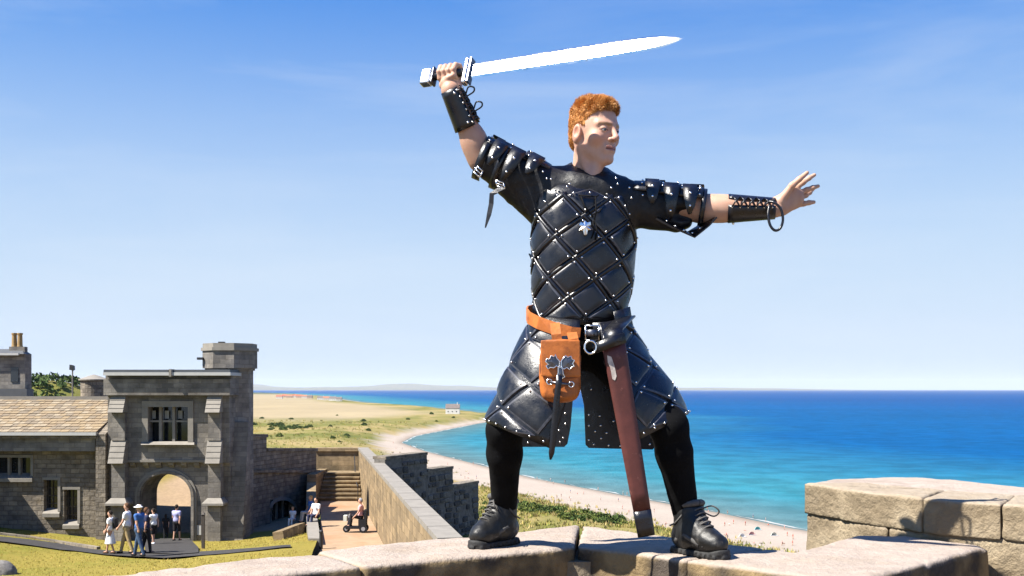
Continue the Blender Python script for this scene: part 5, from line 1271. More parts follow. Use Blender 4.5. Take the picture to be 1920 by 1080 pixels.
mb = MB(); mb.ribbon([along_sw(882.5) - sw_ * .050, along_sw(882.5), along_sw(882.5) + sw_ * .050], sa, .006, .030); mb.build('guard_lip', M_pewter, sword)
mb = MB(); mb.tube([along_sw(812), along_sw(830), along_sw(848), along_sw(868)], [.0145, .016, .016, .0145], 12); mb.build('grip', M_lea, sword, True)
block('pommel', along_sw(801), .0215, .032, .017, M_steel); block('pommel_collar', along_sw(814), .0055, .036, .018, M_pewter)

scab = empty('scabbard', W(1211, 1005, 3.68), 'maroon leather scabbard with black tip hanging from the belt', 'scabbard')
S0, S1 = W(1149, 636, 3.655), W(1212, 1005, 3.68); ax_s = nrm(S1 - S0); wv = nrm(np.cross(ax_s, A_(0, 1, 0))); wv = wv if wv[0] > 0 else -wv; dv_ = A_(0, -1, 0)
def lens(t0, t1, grow, n_=10):
    V = []; prof = [(-1, .15), (-.9, .75), (-.45, 1), (.45, 1), (.9, .75), (1, .15), (1, -.15), (.9, -.75), (.45, -1), (-.45, -1), (-.9, -.75), (-1, -.15)]
    for t in np.linspace(t0, t1, n_):
        hw_ = .0410 + (.0285 - .0410) * t + grow; c = S0 + (S1 - S0) * t
        for u, v in prof: V.append(c + wv * hw_ * u + dv_ * (.011 + grow) * v)
    k, n = n_, 12
    return V, [(i * n + j, i * n + (j + 1) % n, (i + 1) * n + (j + 1) % n, (i + 1) * n + j) for i in range(k - 1) for j in range(n)] + [tuple(range(n))[::-1], tuple((k - 1) * n + j for j in range(n))]
MB().add(*lens(0, .875, 0)).build('sheath', M_maroon, scab, True)
MB().add(*lens(.87, 1.0, .0012, 4)).build('chape', M_lea, scab, True)
def onsc(t, u, o): return S0 + (S1 - S0) * t + wv * (.0375 + (.0255 - .0375) * t) * u + dv_ * (.0118 + o)
sc_o = [(.075, -.80), (.085, -.45), (.135, -.30), (.185, -.28), (.205, -.50), (.195, -.72), (.14, -.72), (.11, -.86)]
V = [onsc(t, u, .0004) for t, u in sc_o]; mb = MB(); n = len(V); mb.add(V + [v + dv_ * -.002 for v in V], [tuple(range(n)), tuple(range(n, 2 * n))[::-1]] + [(i, n + i, n + (i + 1) % n, (i + 1) % n) for i in range(n)])
mb.build('scuffed_patch', mat('scuffed_hide', (.48, .42, .37), .7, var=.3, vscale=60, kk=1), scab)
mb = MB(); mb.ribbon([W(1172, 633, 3.65), W(1150, 640, 3.630), W(1130, 648, 3.632), W(1112, 654, 3.645)], A_(.2, 0, 1), [.036, .036, .036, .034], .006); mb.build('frog_strap', M_lea, scab, True)
mb = MB(); c = W(1107, 651, 3.640); mb.tube([c + A_(.020 * math.cos(a), 0, .022 * math.sin(a)) for a in np.linspace(0, 2 * math.pi, 21)], .0036, 8, caps=False); mb.build('ring', M_nick, scab, True)
mb = MB(); mb.ribbon([torso(.14, .01, .030), W(1150, 618, 3.665), W(1149, 640, 3.635)], wv, [.07, .066, .062], .006); mb.build('hanger', M_lea, scab, True)

pouch = empty('belt_pouch', W(1050, 752, 3.68), 'tan leather belt pouch with dark metal crest and hanging strap', 'pouch')
Yp = 3.655; pc = W(1050, 700, Yp + .03)
def rb(P, c, hx, hy, hz, r): q = np.abs(P - c) - A_(hx, hy, hz) + r; return np.sqrt((np.maximum(q, 0) ** 2).sum(-1)) + np.minimum(q.max(-1), 0) - r
f = lambda P: smax(rb(P, pc + A_(0, 0, -.012), .072, .034, .092, .025), cone(P, pc + A_(0, 0, .10), pc + A_(0, 0, -.022), .085, .086), .02) + .003 * noise(P, 20, 6, 2)
V, Q = nets(f, pc - A_(.10, .06, .14), pc + A_(.10, .06, .14), .005); mesh_from('pouch_body', V, Q, M_tan, pouch, True)
fc = pc + A_(0, -.039, .048)
f = lambda P: rb(P, fc + A_(0, 0, .002), .073, .0065, .066, .006) + .004 * ((P[..., 0] - fc[0]) / .07) ** 2 + .0022 * noise(P, 24, 7, 2)
V, Q = nets(f, fc - A_(.09, .03, .085), fc + A_(.09, .03, .085), .004); flap = mesh_from('flap', V, Q, M_tan, pouch, True)
for x0, x1, y0 in ((1040, 1046, 606), (1072, 1078, 624)):
    mb = MB(); mb.ribbon([W(x0, y0, Yp + .02) , W(x0 + 3, (y0 + 648) / 2, Yp - .004), W(x1, 648, Yp - .006)], A_(1, 0, 0), .034, .005); mb.build('belt_loop', M_tan, pouch)
# crest: two rearing beasts back to back on a stem
crest = [[(1049, 690), (1044, 686), (1040, 690), (1034, 689), (1030, 692), (1027, 686), (1031, 684), (1026, 679), (1028, 674), (1033, 675), (1035, 669), (1040, 671), (1042, 667), (1045, 674), (1049, 678)],
         [(1052, 690), (1052, 678), (1056, 673), (1059, 669), (1063, 672), (1068, 670), (1070, 675), (1074, 677), (1071, 682), (1074, 687), (1069, 689), (1066, 693), (1061, 689), (1057, 692)],
         [(1047, 688), (1054, 688), (1055, 700), (1058, 705), (1052, 709), (1045, 706), (1047, 698)]]
for i, o_ in enumerate(crest):
    Y_ = Yp - .022 if i < 3 else Yp - .010
    o_ = [(1050 + (x - 1050) * 1.13, 690 + (y - 690) * 1.1) for x, y in o_]
    V = [W(x, y, Y_) for x, y in o_]; c = np.mean(V, 0) + A_(0, -.004, 0); n = len(V)
    mb = MB(); mb.add(V + [v + A_(0, .006, 0) for v in V] + [c], [(i2, (i2 + 1) % n, 2 * n) for i2 in range(n)] + [(i2, n + i2, n + (i2 + 1) % n, (i2 + 1) % n) for i2 in range(n)])
    cr_ = mb.build('crest' if i < 3 else 'clasp', M_pewter, flap if i < 3 else pouch)
    if i < 3:                                            # bright cast rim round the crest
        mb = MB(); mb.tube([np.array(v) + A_(0, -.001, 0) for v in V] + [V[0]], 0.0021, 5, caps=False); mb.build('crest_rim', M_nick, flap, True)
mb = MB(); mb.ribbon([W(1049, 704, Yp - .029), W(1047, 722, Yp - .026), W(1044, 748, Yp - .022), W(1040, 790, Yp - .018), W(1037, 825, Yp - .015), W(1034, 850, Yp - .012), W(1032, 862, Yp - .012)], A_(1, .1, 0), [.020, .020, .021, .021, .021, .019, .006], .004)
mb.build('closing_strap', M_lea, pouch, True)

mb = MB(); mb.tube([W(1031, 716, Yp - .016), W(1050, 719, Yp - .020), W(1070, 721, Yp - .016)], [.0035, .0055, .0035], 8); mb.build('toggle', M_pewter, pouch, True)
for x_, y_ in ((1030, 716), (1071, 721)):
    c = W(x_, y_, Yp - .012); mb = MB(); mb.tube([c + A_(.009 * math.cos(a), -.003, .009 * math.sin(a)) for a in np.linspace(0, 2 * math.pi, 15)], .0024, 6, caps=False); mb.build('toggle_ring', M_nick, pouch, True)
M_burn = mat('burnished_edge', (.13, .034, .010), .5, var=.3, vscale=40, kk=1)
mb = MB(); mb.tube(spl([W(1015, 646, Yp - .002), W(1014, 675, Yp - .004), W(1014, 698, Yp - .006), W(1022, 706, Yp - .008), W(1050, 708, Yp - .010), W(1078, 707, Yp - .008), W(1087, 699, Yp - .006), W(1087, 675, Yp - .004), W(1087, 646, Yp - .002)], 48), .0030, 6); mb.build('flap_edge', M_burn, flap, True)
# ================================================================== vegetation, far houses
def GL(x, y, far=12000):                                 # where a pixel's ray meets the open land
    Y = np.geomspace(90, far, 2500); P = np.stack([(x - 960) / F * Y, Y], -1); z = ZC - (y - 730) / F * Y
    h, s = land_h(P); k = np.argmax(h > z); return A_(P[k, 0], Y[k], h[k])
def leaf_cards(rg, n, rad, size, flat=.6, up=0.0):
    V = []; Fs = []
    for i in range(n):
        d = nrm(rg.normal(size=3)); d[2] = abs(d[2]); r_ = rg.uniform(.35, 1) ** .6
        lump = 1 + .28 * math.sin(3.1 * d[0] + 2 * rg.random()) * math.cos(2.7 * d[1])
        c = d * np.array([rad, rad, rad * flat]) * r_ * lump; a = nrm(rg.normal(size=3)); b = nrm(np.cross(a, rg.normal(size=3))); s_ = size * rg.uniform(.6, 1.3)
        j = len(V); V += [c - a * s_, c + b * s_ * .55, c + a * s_, c - b * s_ * .55]; Fs.append((j, j + 1, j + 2, j + 3))
    return np.array(V), Fs
M_bush = [mat('shrub_leaf_%d' % i, c, .8, spec=.25, var=.4, vscale=1.5, kk=1) for i, c in enumerate(((.045, .075, .014), (.085, .11, .02), (.15, .15, .025)))]
rg = np.random.default_rng(5); bush_me = []
for v in range(3):
    for m_ in M_bush:
        V, Fs = leaf_cards(np.random.default_rng(20 + v), 420, 1.5, .26, .75)
        o = mesh_from('dune_shrub', V, Fs, m_); bush_me.append(o.data); bpy.data.objects.remove(o)
spots = []
for k_ in range(46):
    x = 972 + 200 * (k_ + .5) / 46 + rg.uniform(-4, 4); spots.append((x, 952 + 26 * (x - 972) / 200 + rg.uniform(-4, 9), rg.uniform(1.1, 1.9), int(rg.integers(0, 2)), 'leafy green shrub in the dune thicket below the rampart', 'shrubs of the dune thicket below the rampart'))
for k_ in range(16): spots.append((890 + 14 * rg.random() + 4 * k_ % 30, 975 + rg.uniform(-30, 14), rg.uniform(.8, 1.4), int(rg.integers(0, 3)), 'green shrub growing against the foot of the stepped wall', 'shrubs beside the stepped wall'))
for k_ in range(26):
    x = rg.uniform(480, 900); y = rg.uniform(776, 832); spots.append((x, y, rg.uniform(1.0, 2.6), int(rg.integers(0, 2)), 'small dark shrub dotted over the far dune pasture', 'shrubs dotted over the far pasture'))
for k_ in range(22): spots.append((535 + rg.normal(0, 22), 801 + rg.normal(0, 3.0), rg.uniform(1.5, 3.2), 0, 'dark gorse bush in the green patch of the far pasture', 'gorse patch in the far pasture'))
for x, y, sc, mi_, lb, gr in spots:
    p = GL(x, y)
    if inland(p[None, :2])[0] < 40: continue
    o = bpy.data.objects.new('dune_shrub', bush_me[int(rg.integers(0, 3)) * 3 + mi_]); col.objects.link(o)
    o.location = p - A_(0, 0, .1); o.scale = (sc, sc, sc * rg.uniform(.7, 1.1)); o.rotation_euler = (0, 0, rg.uniform(0, 6)); tag(o, (('large ' if sc > 1.6 else 'low ') if 'thicket' in lb else '') + lb, 'shrub', gr)
# tufted dune grass and lawn grass
def tufts(name, pts, size, cols, mt, per=5):
    V = []; Fs = []; C = []
    for p, s_ in zip(pts, size):
        c_ = cols[rg.integers(0, len(cols))] * rg.uniform(.75, 1.25)
        for _ in range(per):
            a = rg.uniform(0, 2 * math.pi); d = A_(math.cos(a), math.sin(a), 0); b = p + A_(rg.normal(0, .35), rg.normal(0, .35), 0) * s_
            j = len(V); V += [b - d * s_ * .16, b + d * s_ * .16, b + A_(rg.normal(0, .25), rg.normal(0, .25), rg.uniform(.5, 1.0)) * s_]; Fs.append((j, j + 1, j + 2)); C += [c_] * 3
    tag(mesh_from(name, V, Fs, mt, attrs={'col': np.array(C)}), kind='stuff')
m_gr = mat('grass_blades', (1, 1, 1), .85, spec=.2, var=.1, attr='col', kk=.62)
pts = []; sz = []
xs = rg.uniform(880, 1500, 5200); Ys = rg.uniform(255, 520, 5200)
P2 = np.stack([(xs - 960) / F * Ys, Ys], -1); h, s = land_h(P2); ok = s > 46 + 7 * rg.normal(size=len(s))
pts += [A_(*P2[i], h[i]) for i in np.where(ok)[0]]; sz += list(rg.uniform(.7, 1.6, ok.sum()))
xs = rg.uniform(470, 900, 2200); Ys = 1 / rg.uniform(1 / 1300, 1 / 560, 2200)
P2 = np.stack([(xs - 960) / F * Ys, Ys], -1); h, s = land_h(P2); ok = s > 40 + 9 * rg.normal(size=len(s))
pts += [A_(*P2[i], h[i]) for i in np.where(ok)[0]]; sz += list(Ys[ok] / 460 * rg.uniform(.5, 1.0, ok.sum()))
tufts('dune_grass', pts, sz, [A_(.50, .40, .12), A_(.36, .33, .08), A_(.24, .26, .05), A_(.56, .44, .18)], m_gr)
xs = rg.uniform(-25, -6, 12000); Ys = rg.uniform(26, 49.3, 12000); ok = xs < lawn_x(Ys) - .1
pts = [A_(x, y, float(zc(x, y)) + .02) for x, y in zip(xs[ok], Ys[ok])]
def onpath(p):
    u, v = 960 + F * p[0] / p[1], 730 + F * (ZC - p[2]) / p[1]
    yp = np.interp(u, [-60, 0, 60, 130, 200, 270, 350, 420, 500, 545], [1008, 1012.5, 1019.5, 1029, 1039, 1042.5, 1042, 1037.5, 1030.5, 1026]); return abs(v - yp) < 6.5 or (266 < u < 374 and v < 1042)
pts = [p for p in pts if not onpath(p)]
tufts('lawn_grass', pts, rg.uniform(.03, .075, len(pts)), [A_(.60, .44, .10), A_(.52, .41, .08), A_(.42, .38, .06), A_(.66, .48, .15)], m_gr, 3)
# wood on the inland hill, read as one mass
V = []; Fs = []
for k_ in range(150):
    x = -285 + rg.normal(0, 40); y = 655 + rg.normal(0, 26); P = A_(x, y)[None]; z = float(land_h(P)[0][0])
    v, f_ = leaf_cards(rg, 26, rg.uniform(2.6, 4.2), 1.5, .9); n0 = sum(len(a) for a in V); V.append(v + A_(x, y, z + 1.5)); Fs += [tuple(i + n0 for i in q_) for q_ in f_]
tag(mesh_from('hilltop_wood', np.vstack(V), Fs, M_bush[0]), kind='stuff')
# ward bushes seen through the arch
M_gorse = mat('gorse_flower', (.42, .33, .03), .8, var=.4, vscale=3, kk=.8)
for k_, (x, y) in enumerate(((320, 925), (336, 919), (348, 926), (352, 938), (328, 931))):
    Yw = 60.5 + .6 * k_ % 3; V, Fs = leaf_cards(np.random.default_rng(50 + k_), 300, .55, .10, .7); p = W(x, y, Yw); p[2] = float(zc(p[0], p[1]))
    tag(mesh_from('gorse_bush', V + p, Fs, [M_gorse, M_bush[1]], mi=(np.arange(len(Fs)) % 3 == 0).astype(int)), 'yellow flowering bush seen through the gate arch', 'bush', 'bushes beyond the gate arch')
# far village and the white house on the point
M_hw = [mat('house_wall_%d' % i, c, .9, var=.08, vscale=.2, kk=.8) for i, c in enumerate(((.62, .58, .52), (.48, .36, .28), (.70, .68, .64)))]
M_hr = [mat('house_roof_%d' % i, c, .9, var=.15, vscale=.3, kk=.8) for i, c in enumerate(((.42, .12, .07), (.36, .16, .10), (.16, .13, .12)))]
def house(x, y, w_, d_, h_, wm, rm, label, group=None, nm='house'):
    p = GL(x, y); e = empty(nm, p, label, 'house', group)
    w_m = MB().box(p + A_(-w_ / 2, -d_ / 2, -1), p + A_(w_ / 2, d_ / 2, h_)).build('wall', wm, e)
    r_ = MB(); V = [p + A_(-w_ / 2 - .4, -d_ / 2 - .5, h_), p + A_(w_ / 2 + .4, -d_ / 2 - .5, h_), p + A_(w_ / 2 + .4, d_ / 2 + .5, h_), p + A_(-w_ / 2 - .4, d_ / 2 + .5, h_), p + A_(-w_ / 2 - .4, 0, h_ * 1.75), p + A_(w_ / 2 + .4, 0, h_ * 1.75)]
    ro = r_.add(V, [(0, 1, 5, 4), (2, 3, 4, 5), (0, 4, 3), (1, 2, 5), (0, 3, 2, 1)]).build('roof', rm, e)
    MB().box(p + A_(w_ * .3, -1, h_ * 1.3), p + A_(w_ * .3 + 1.2, .6, h_ * 2.0)).build('chimney', wm, ro)
    for k_ in range(3):
        c = p + A_(-w_ * .32 + k_ * w_ * .3, -d_ / 2 - .05, h_ * .4); MB().box(c - A_(.8, .04, .9), c + A_(.8, .04, .9)).build('window', M_glass, e)
vill = [(524, 747, 26, 0, 0), (534, 745, 22, 1, 0), (543, 746, 30, 1, 1), (552, 745, 20, 0, 0), (561, 746, 26, 1, 0), (571, 746.5, 24, 0, 1), (581, 747, 22, 1, 2), (602, 750, 26, 2, 2), (613, 750.5, 24, 0, 1), (624, 751.5, 24, 2, 2), (636, 752.5, 18, 0, 2)]
for x, y, w_, a, b in vill: house(x, y, w_, 14, 8, M_hw[a], M_hr[b], 'tiny red roofed house in the far village by the shore' if b < 2 else 'tiny slate roofed house in the far village by the shore', 'houses of the far village')
house(849, 776, 22, 14, 9, M_hw[2], M_hr[2], 'white house alone on the headland point', nm='white_house')

# ================================================================== people in the court and on the beach
def pm(n_, c, r=.8): return mat(n_, c, r, spec=.2, var=.12, vscale=8, kk=.85)
P_skin = pm('person_skin', (.52, .30, .21), .6)
PM = {k_: pm('cloth_' + k_, c) for k_, c in dict(white=(.78, .78, .80), black=(.015, .015, .018), khaki=(.42, .31, .16), blue=(.05, .13, .36), jean=(.05, .085, .16), lilac=(.36, .36, .58), navy=(.02, .025, .06), pink=(.62, .34, .34),
                                                    grey=(.30, .30, .32), brown=(.10, .05, .025), fair=(.40, .25, .10), dark=(.02, .014, .010), pale=(.60, .62, .55), red=(.45, .05, .04), aqua=(.15, .50, .52), sand=(.50, .40, .26)).items()}
def figure(loc, heading, h, label, top, bot, hairc, shoes='black', stride=.16, legl=1.0, skirt=False, sit=False, arms=(.1, -.1), sleeve=.5, longhair=False, hat=None, group=None, vox=.024):
    e = empty('person', loc, label, 'person', group); ca, sa_ = math.cos(heading), math.sin(heading)
    def put(V): return np.c_[V[:, 0] * ca - V[:, 1] * sa_, V[:, 0] * sa_ + V[:, 1] * ca, V[:, 2]] + np.asarray(loc)
    k = h / 1.75; hipz = .93 * k if not sit else .12; 
    hp = [A_(s_ * .085 * k, 0, hipz) for s_ in (-1, 1)]
    if sit: kn = [A_(s_ * .10 * k, .42 * k, hipz + .05) for s_ in (-1, 1)]; an = [A_(s_ * .10 * k, .48 * k, hipz - .36 * k) for s_ in (-1, 1)]
    else:
        kn = [A_(s_ * .09 * k, s_ * stride * .55 * k + .03, .50 * k) for s_ in (-1, 1)]; an = [A_(s_ * .09 * k, s_ * stride * k, .085 * k + (.03 * k if s_ < 0 else 0)) for s_ in (-1, 1)]
    sz = hipz + .50 * k; sh = [A_(s_ * .175 * k, 0, sz) for s_ in (-1, 1)]; el_ = [A_(s_ * .22 * k, arms[i] * .6, sz - .28 * k) for i, s_ in enumerate((-1, 1))]; ha = [A_(s_ * .20 * k, arms[i] * 1.6 + .06, sz - .50 * k) for i, s_ in enumerate((-1, 1))]
    hd = A_(0, .02, sz + .24 * k)
    tor = lambda P, o: ulist([cone(P, A_(-.07 * k, 0, sz - .08 * k), A_(.07 * k, 0, sz - .08 * k), .105 * k + o), cone(P, A_(-.05 * k, 0, hipz + .12 * k), A_(.05 * k, 0, hipz + .12 * k), .10 * k + o), cone(P, sh[0], sh[1], .055 * k + o), cone(P, A_(0, 0, hipz + .1 * k), A_(0, 0, sz - .1 * k), .11 * k + o)], .08 * k)
    arm = lambda P, o, f: np.minimum(*[ulist([cone(P, sh[i], sh[i] + (el_[i] - sh[i]) * min(1, f), .052 * k + o, .042 * k + o)] + ([cone(P, el_[i], el_[i] + (ha[i] - el_[i]) * (f - 1), .040 * k + o, .03 * k + o)] if f > 1 else []), .02) for i in (0, 1)])
    leg = lambda P, o, f: np.minimum(*[ulist([cone(P, hp[i], hp[i] + (kn[i] - hp[i]) * min(1, f * 2), .088 * k + o, (.088 - .03 * min(1, f * 2)) * k + o)] + ([cone(P, kn[i], kn[i] + (an[i] - kn[i]) * (f * 2 - 1), .056 * k + o, .042 * k + o)] if f > .5 else []), .02) for i in (0, 1)])
    pel = lambda P, o: cone(P, hp[0], hp[1], .095 * k + o)
    def bodyf(P):
        d = smin(tor(P, 0), smin(leg(P, -.006, 1), pel(P, 0), .05), .05); d = smin(d, arm(P, 0, 2), .03)
        d = smin(d, cone(P, A_(0, 0, sz), hd, .052 * k), .03); d = smin(d, ell(P, hd, (.076 * k, .094 * k, .118 * k)), .02)
        for i in (0, 1): d = smin(d, ell(P, ha[i] + A_(0, .02, -.03), (.03 * k, .045 * k, .06 * k)), .015); d = smin(d, cone(P, an[i], an[i] + A_(0, .10, -.02), .035 * k), .02)
        return smin(d, ell(P, hd + A_(0, .095 * k, -.01), (.014, .018, .022)), .01)
    lo_, hi_ = A_(-.34, -.45, -.35 if sit else -.02) * k + A_(0, 0, -.1 if sit else 0), A_(.34, .65 if sit else .50, 0) * k + A_(0, 0, hd[2] + .2)
    def mk(nm, f, m_): V, Q = nets(f, lo_, hi_, vox); return mesh_from(nm, put(V), Q, m_, e, True) if len(Q) else None
    mk('body', bodyf, P_skin)
    mk('shirt', lambda P: smax(smin(tor(P, .016), arm(P, .016, sleeve), .03), (hipz + .02 * k) - P[..., 2], .02), PM[top])
    if skirt: mk('skirt', lambda P: smax(smax(cone(P * A_(1, 1, 0), A_(0, 0, 0), A_(0, .001, 0), .10) - (hipz + .1 * k - P[..., 2]) * .20, P[..., 2] - hipz - .12 * k, .02), hipz * (1 - legl) - P[..., 2], .02), PM[bot])
    else: mk('trousers', lambda P: smax(smin(leg(P, .014, legl), pel(P, .014), .05), P[..., 2] - hipz - .10 * k, .02), PM[bot])
    mk('shoes', lambda P: np.minimum(*[cone(P, an[i] + A_(0, -.03, -.035 * k), an[i] + A_(0, .13 * k, -.045 * k), .048 * k, .040 * k) for i in (0, 1)]), PM[shoes])
    def hr(P):
        d = smax(ell(P, hd + A_(0, -.012, .015), (.088 * k, .104 * k, .126 * k)), (P[..., 1] - .035) - (P[..., 2] - hd[2] - .03) * .9, .02)
        if longhair: d = smin(d, cone(P, hd + A_(0, -.07 * k, -.02), hd + A_(0, -.10 * k, -.26 * k), .075 * k, .07 * k), .04)
        return d
    mk('hair', hr, PM[hairc])
    if hat: mk('hat', lambda P: np.minimum(smax(ell(P, hd + A_(0, -.005, .05), (.095 * k, .11 * k, .09 * k)), hd[2] + .03 - P[..., 2], .01), ell(P, hd + A_(0, .02, .045), (.15 * k, .17 * k, .028))), PM[hat])
    return e, put
def ppl(x, yf, yt, heading, label, *a, **k_):
    p = GZ(x, yf); p[2] = float(zc(p[0], p[1])) + .05; return figure(p, heading, (yf - yt) * p[1] / F, label, *a, **k_)
Lf, Rt, Aw, Tw = R(90), R(-90), 0.0, R(180)               # walking left, right, away, towards
e, put = ppl(207, 1041, 962, Lf, 'person in white top and pale skirt carrying a black backpack by the gate', 'white', 'white', 'dark', shoes='brown', stride=.18, skirt=True, legl=.55, arms=(.05, .15))
V, Q = nets(lambda P: rb(P, A_(0, -.20, 1.22), .14, .09, .22, .06), (-.3, -.4, .9), (.3, .1, 1.6), .03); mesh_from('backpack', put(V), Q, PM['black'], e, True)
ppl(238, 1041, 948, Lf, 'tall person in white shirt and khaki trousers walking before the gate', 'white', 'khaki', 'brown', stride=.24, arms=(.14, -.12))
ppl(261, 1046, 951, R(70), 'person in blue shirt, jeans and white hat, nearest on the path', 'blue', 'jean', 'fair', stride=.26, arms=(-.14, .14), hat='white')
ppl(274, 1040, 956, R(-60), 'person in dark clothes half hidden behind the blue shirted walker', 'navy', 'black', 'brown', stride=.14)
ppl(288, 1023, 957, R(60), 'person in white vest and black shorts at the gate, hair tied back', 'white', 'black', 'dark', stride=.10, legl=.42, sleeve=.12, shoes='white')
ppl(311, 1013, 967, R(10), 'short person with long dark hair standing in the gate arch', 'black', 'black', 'dark', stride=.06, longhair=True)
ppl(331, 1017, 950, R(-15), 'person in lilac shirt and black shorts walking out through the arch', 'lilac', 'black', 'dark', stride=.12, legl=.45, arms=(.06, -.08))
def seated(x, y, Y, heading, h, label, *a, **k_): return figure(W(x, y, Y), heading, h, label, *a, sit=True, **k_)
seated(583, 966, 51.2, R(120), 1.7, 'person in blue shirt sitting on the wall by the terrace', 'blue', 'grey', 'fair', arms=(.1, .12))
seated(593, 972, 49.0, R(150), 1.72, 'person in white and navy sitting on the wall nearest the terrace', 'white', 'navy', 'dark', arms=(.12, .1))
p = GZ(549, 992); figure(A_(p[0], p[1], float(zc(p[0], p[1])) + .36), R(170), 1.25, 'small child in white sitting in the shade on the lawn', 'white', 'white', 'fair', sit=True, shoes='white')
# mobility scooter with rider
q0 = G(668, 998, -5.72); ms = empty('mobility_scooter', q0, 'black mobility scooter parked on the terrace beside the ramp wall', 'scooter')
for dx, dy, r_ in ((-.42, -.05, .16), (.34, -.22, .18), (.34, .22, .18)):
    t_ = MB().tube([q0 + A_(dx, dy - .05, r_), q0 + A_(dx, dy + .05, r_)], r_, 16).build('wheel', PM['black'], ms); MB().tube([q0 + A_(dx, dy - .06, r_), q0 + A_(dx, dy + .06, r_)], r_ * .5, 10).build('rim', PM['grey'], t_)
MB().box(q0 + A_(-.45, -.2, .17), q0 + A_(.45, .2, .27)).build('deck', PM['black'], ms)
MB().box(q0 + A_(.12, -.24, .27), q0 + A_(.46, .24, .58)).build('seat_base', PM['black'], ms)
MB().box(q0 + A_(.36, -.23, .58), q0 + A_(.48, .23, 1.0)).build('backrest', PM['black'], ms)
MB().tube([q0 + A_(-.38, 0, .25), q0 + A_(-.28, 0, .85)], .04, 8).build('steering_column', PM['grey'], ms); MB().tube([q0 + A_(-.28, -.28, .86), q0 + A_(-.28, .28, .86)], .022, 8).build('handlebar', PM['black'], ms)
MB().box(q0 + A_(-.55, -.16, .5), q0 + A_(-.40, .16, .75)).build('front_basket', PM['pale'], ms)
figure(q0 + A_(.20, 0, .55), R(90), 1.68, 'person in pink top riding the mobility scooter', 'pink', 'black', 'grey', sit=True, arms=(.15, .15))
# signpost by the gate
sp = empty('signpost', GZ(381, 1029), 'dark wooden post standing on the grass right of the gate arch', 'post'); p = GZ(381, 1029)
MB().box(p + A_(-.06, -.06, -.2), p + A_(.06, .06, 1.45)).build('post', M_timber, sp); MB().add([p + A_(-.08, -.08, 1.45), p + A_(.08, -.08, 1.45), p + A_(.08, .08, 1.45), p + A_(-.08, .08, 1.45), p + A_(0, 0, 1.6)], [(3, 2, 1, 0), (0, 1, 4), (1, 2, 4), (2, 3, 4), (3, 0, 4)]).build('cap', M_timber, sp)

# bathers: small figures on the sand and in the shallows
bme = []
for ci in ('navy', 'red', 'black', 'white', 'aqua', 'blue', 'pink', 'grey'):
    for pose in (0, 1):
        mb = MB(); z = .82
        if pose == 0:
            for s_ in (-1, 1): mb.tube([(s_ * .1, s_ * .1, 0), (s_ * .09, 0, .45), (s_ * .08, 0, .85)], [.055, .07, .09], 6, m=1)
            for s_ in (-1, 1): mb.tube([(s_ * .17, 0, 1.4), (s_ * .24, .06, 1.1), (s_ * .22, .14, .88)], [.055, .045, .035], 5, m=1)
            mb.tube([(0, 0, .8), (0, 0, 1.05), (0, 0, 1.3), (0, 0, 1.45)], [.15, .13, .18, .11], 8, flat=.65); mb.ball((0, .02, 1.63), (.085, .1, .12), 8, 6, m=1)
        else:
            mb.tube([(0, 0, .02), (0, -.08, .3), (0, -.14, .55)], [.17, .15, .14], 8, flat=.8); mb.ball((0, -.12, .76), (.085, .1, .12), 8, 6, m=1)
            for s_ in (-1, 1): mb.tube([(s_ * .1, .05, .1), (s_ * .12, .45, .38), (s_ * .12, .6, .02)], [.08, .07, .05], 6, m=1)
        o = mb.build('person', [PM[ci], P_skin], None, True); bme.append(o.data); bpy.data.objects.remove(o)
rg = np.random.default_rng(77); cnt = 0
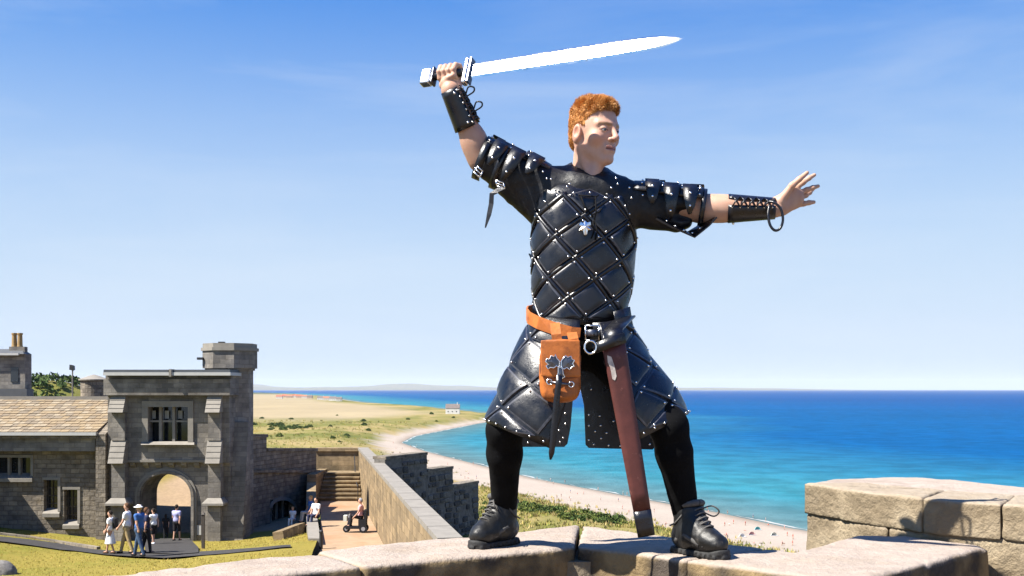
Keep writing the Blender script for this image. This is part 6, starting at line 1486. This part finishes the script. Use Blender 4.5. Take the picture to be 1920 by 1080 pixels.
while cnt < 88:
    x = rg.uniform(1000, 1492) if cnt < 66 else rg.uniform(690, 900); y = rg.uniform(820, 1035); Yg = (ZC - SEA - 1) * F / (y - 730); P = A_((x - 960) / F * Yg, Yg); s_ = float(inland(P[None])[0])
    if not (-7 < s_ < 44): continue
    wet_ = s_ < 0; k_ = int(rg.integers(0, 8)) * 2 + (0 if wet_ or rg.random() < .65 else 1); h_ = float(land_h(P[None])[0][0])
    cn_ = ('navy', 'red', 'black', 'white', 'turquoise', 'blue', 'pink', 'grey')[k_ // 2]
    o = bpy.data.objects.new('person', bme[k_]); col.objects.link(o); o.location = (P[0], P[1], h_); o.rotation_euler = (0, 0, rg.uniform(0, 6.3)); sc = rg.uniform(.8, 1.05); o.scale = (sc, sc, sc)
    tag(o, 'tiny distant bather in %s wading at the edge of the sea' % cn_ if wet_ else ('tiny distant sunbather in %s sitting on the pale beach' % cn_ if k_ % 2 else 'tiny distant person in %s standing on the pale beach' % cn_), 'person', 'waders' if wet_ else ('sunbathers sitting on the beach' if k_ % 2 else 'people standing on the beach')); cnt += 1
for i, (x, y, c1, lb) in enumerate(((1421, 991, 'aqua', 'small turquoise beach tent near the waterline'), (1410, 1003, 'pink', 'small pink beach shelter low on the sand'), (1392, 1008, 'white', 'small white beach shelter on the sand'), (1452, 1003, 'pale', 'small pale beach shelter near the merlon'), (1300, 972, 'white', 'small white beach shelter in the middle of the beach'))):
    P = G(x, y, SEA + 1); z = float(land_h(P[None, :2])[0][0]); e = empty('beach_tent', (P[0], P[1], z), lb, 'tent'); n = 10
    V = [A_(P[0] + 1.1 * math.cos(R(15) + math.pi * t) * math.cos(0), P[1] + .9 * math.sin(math.pi * t), z) for t in np.linspace(0, 1, n)]
    mb = MB(); top_ = A_(P[0], P[1] + .2, z + 1.1); mid_ = [v * .55 + top_ * .45 + A_(0, .1, .35) for v in V]
    mb.add(V + mid_ + [top_], [(i2, i2 + 1, n + i2 + 1, n + i2) for i2 in range(n - 1)] + [(n + i2, n + i2 + 1, 2 * n) for i2 in range(n - 1)]); mb.build('canopy', PM[c1], e, True)
    MB().box((P[0] - 1.3, P[1] - .6, z + .03), (P[0] + 1.3, P[1] + .5, z + .07)).build('groundsheet', PM['grey'], e)
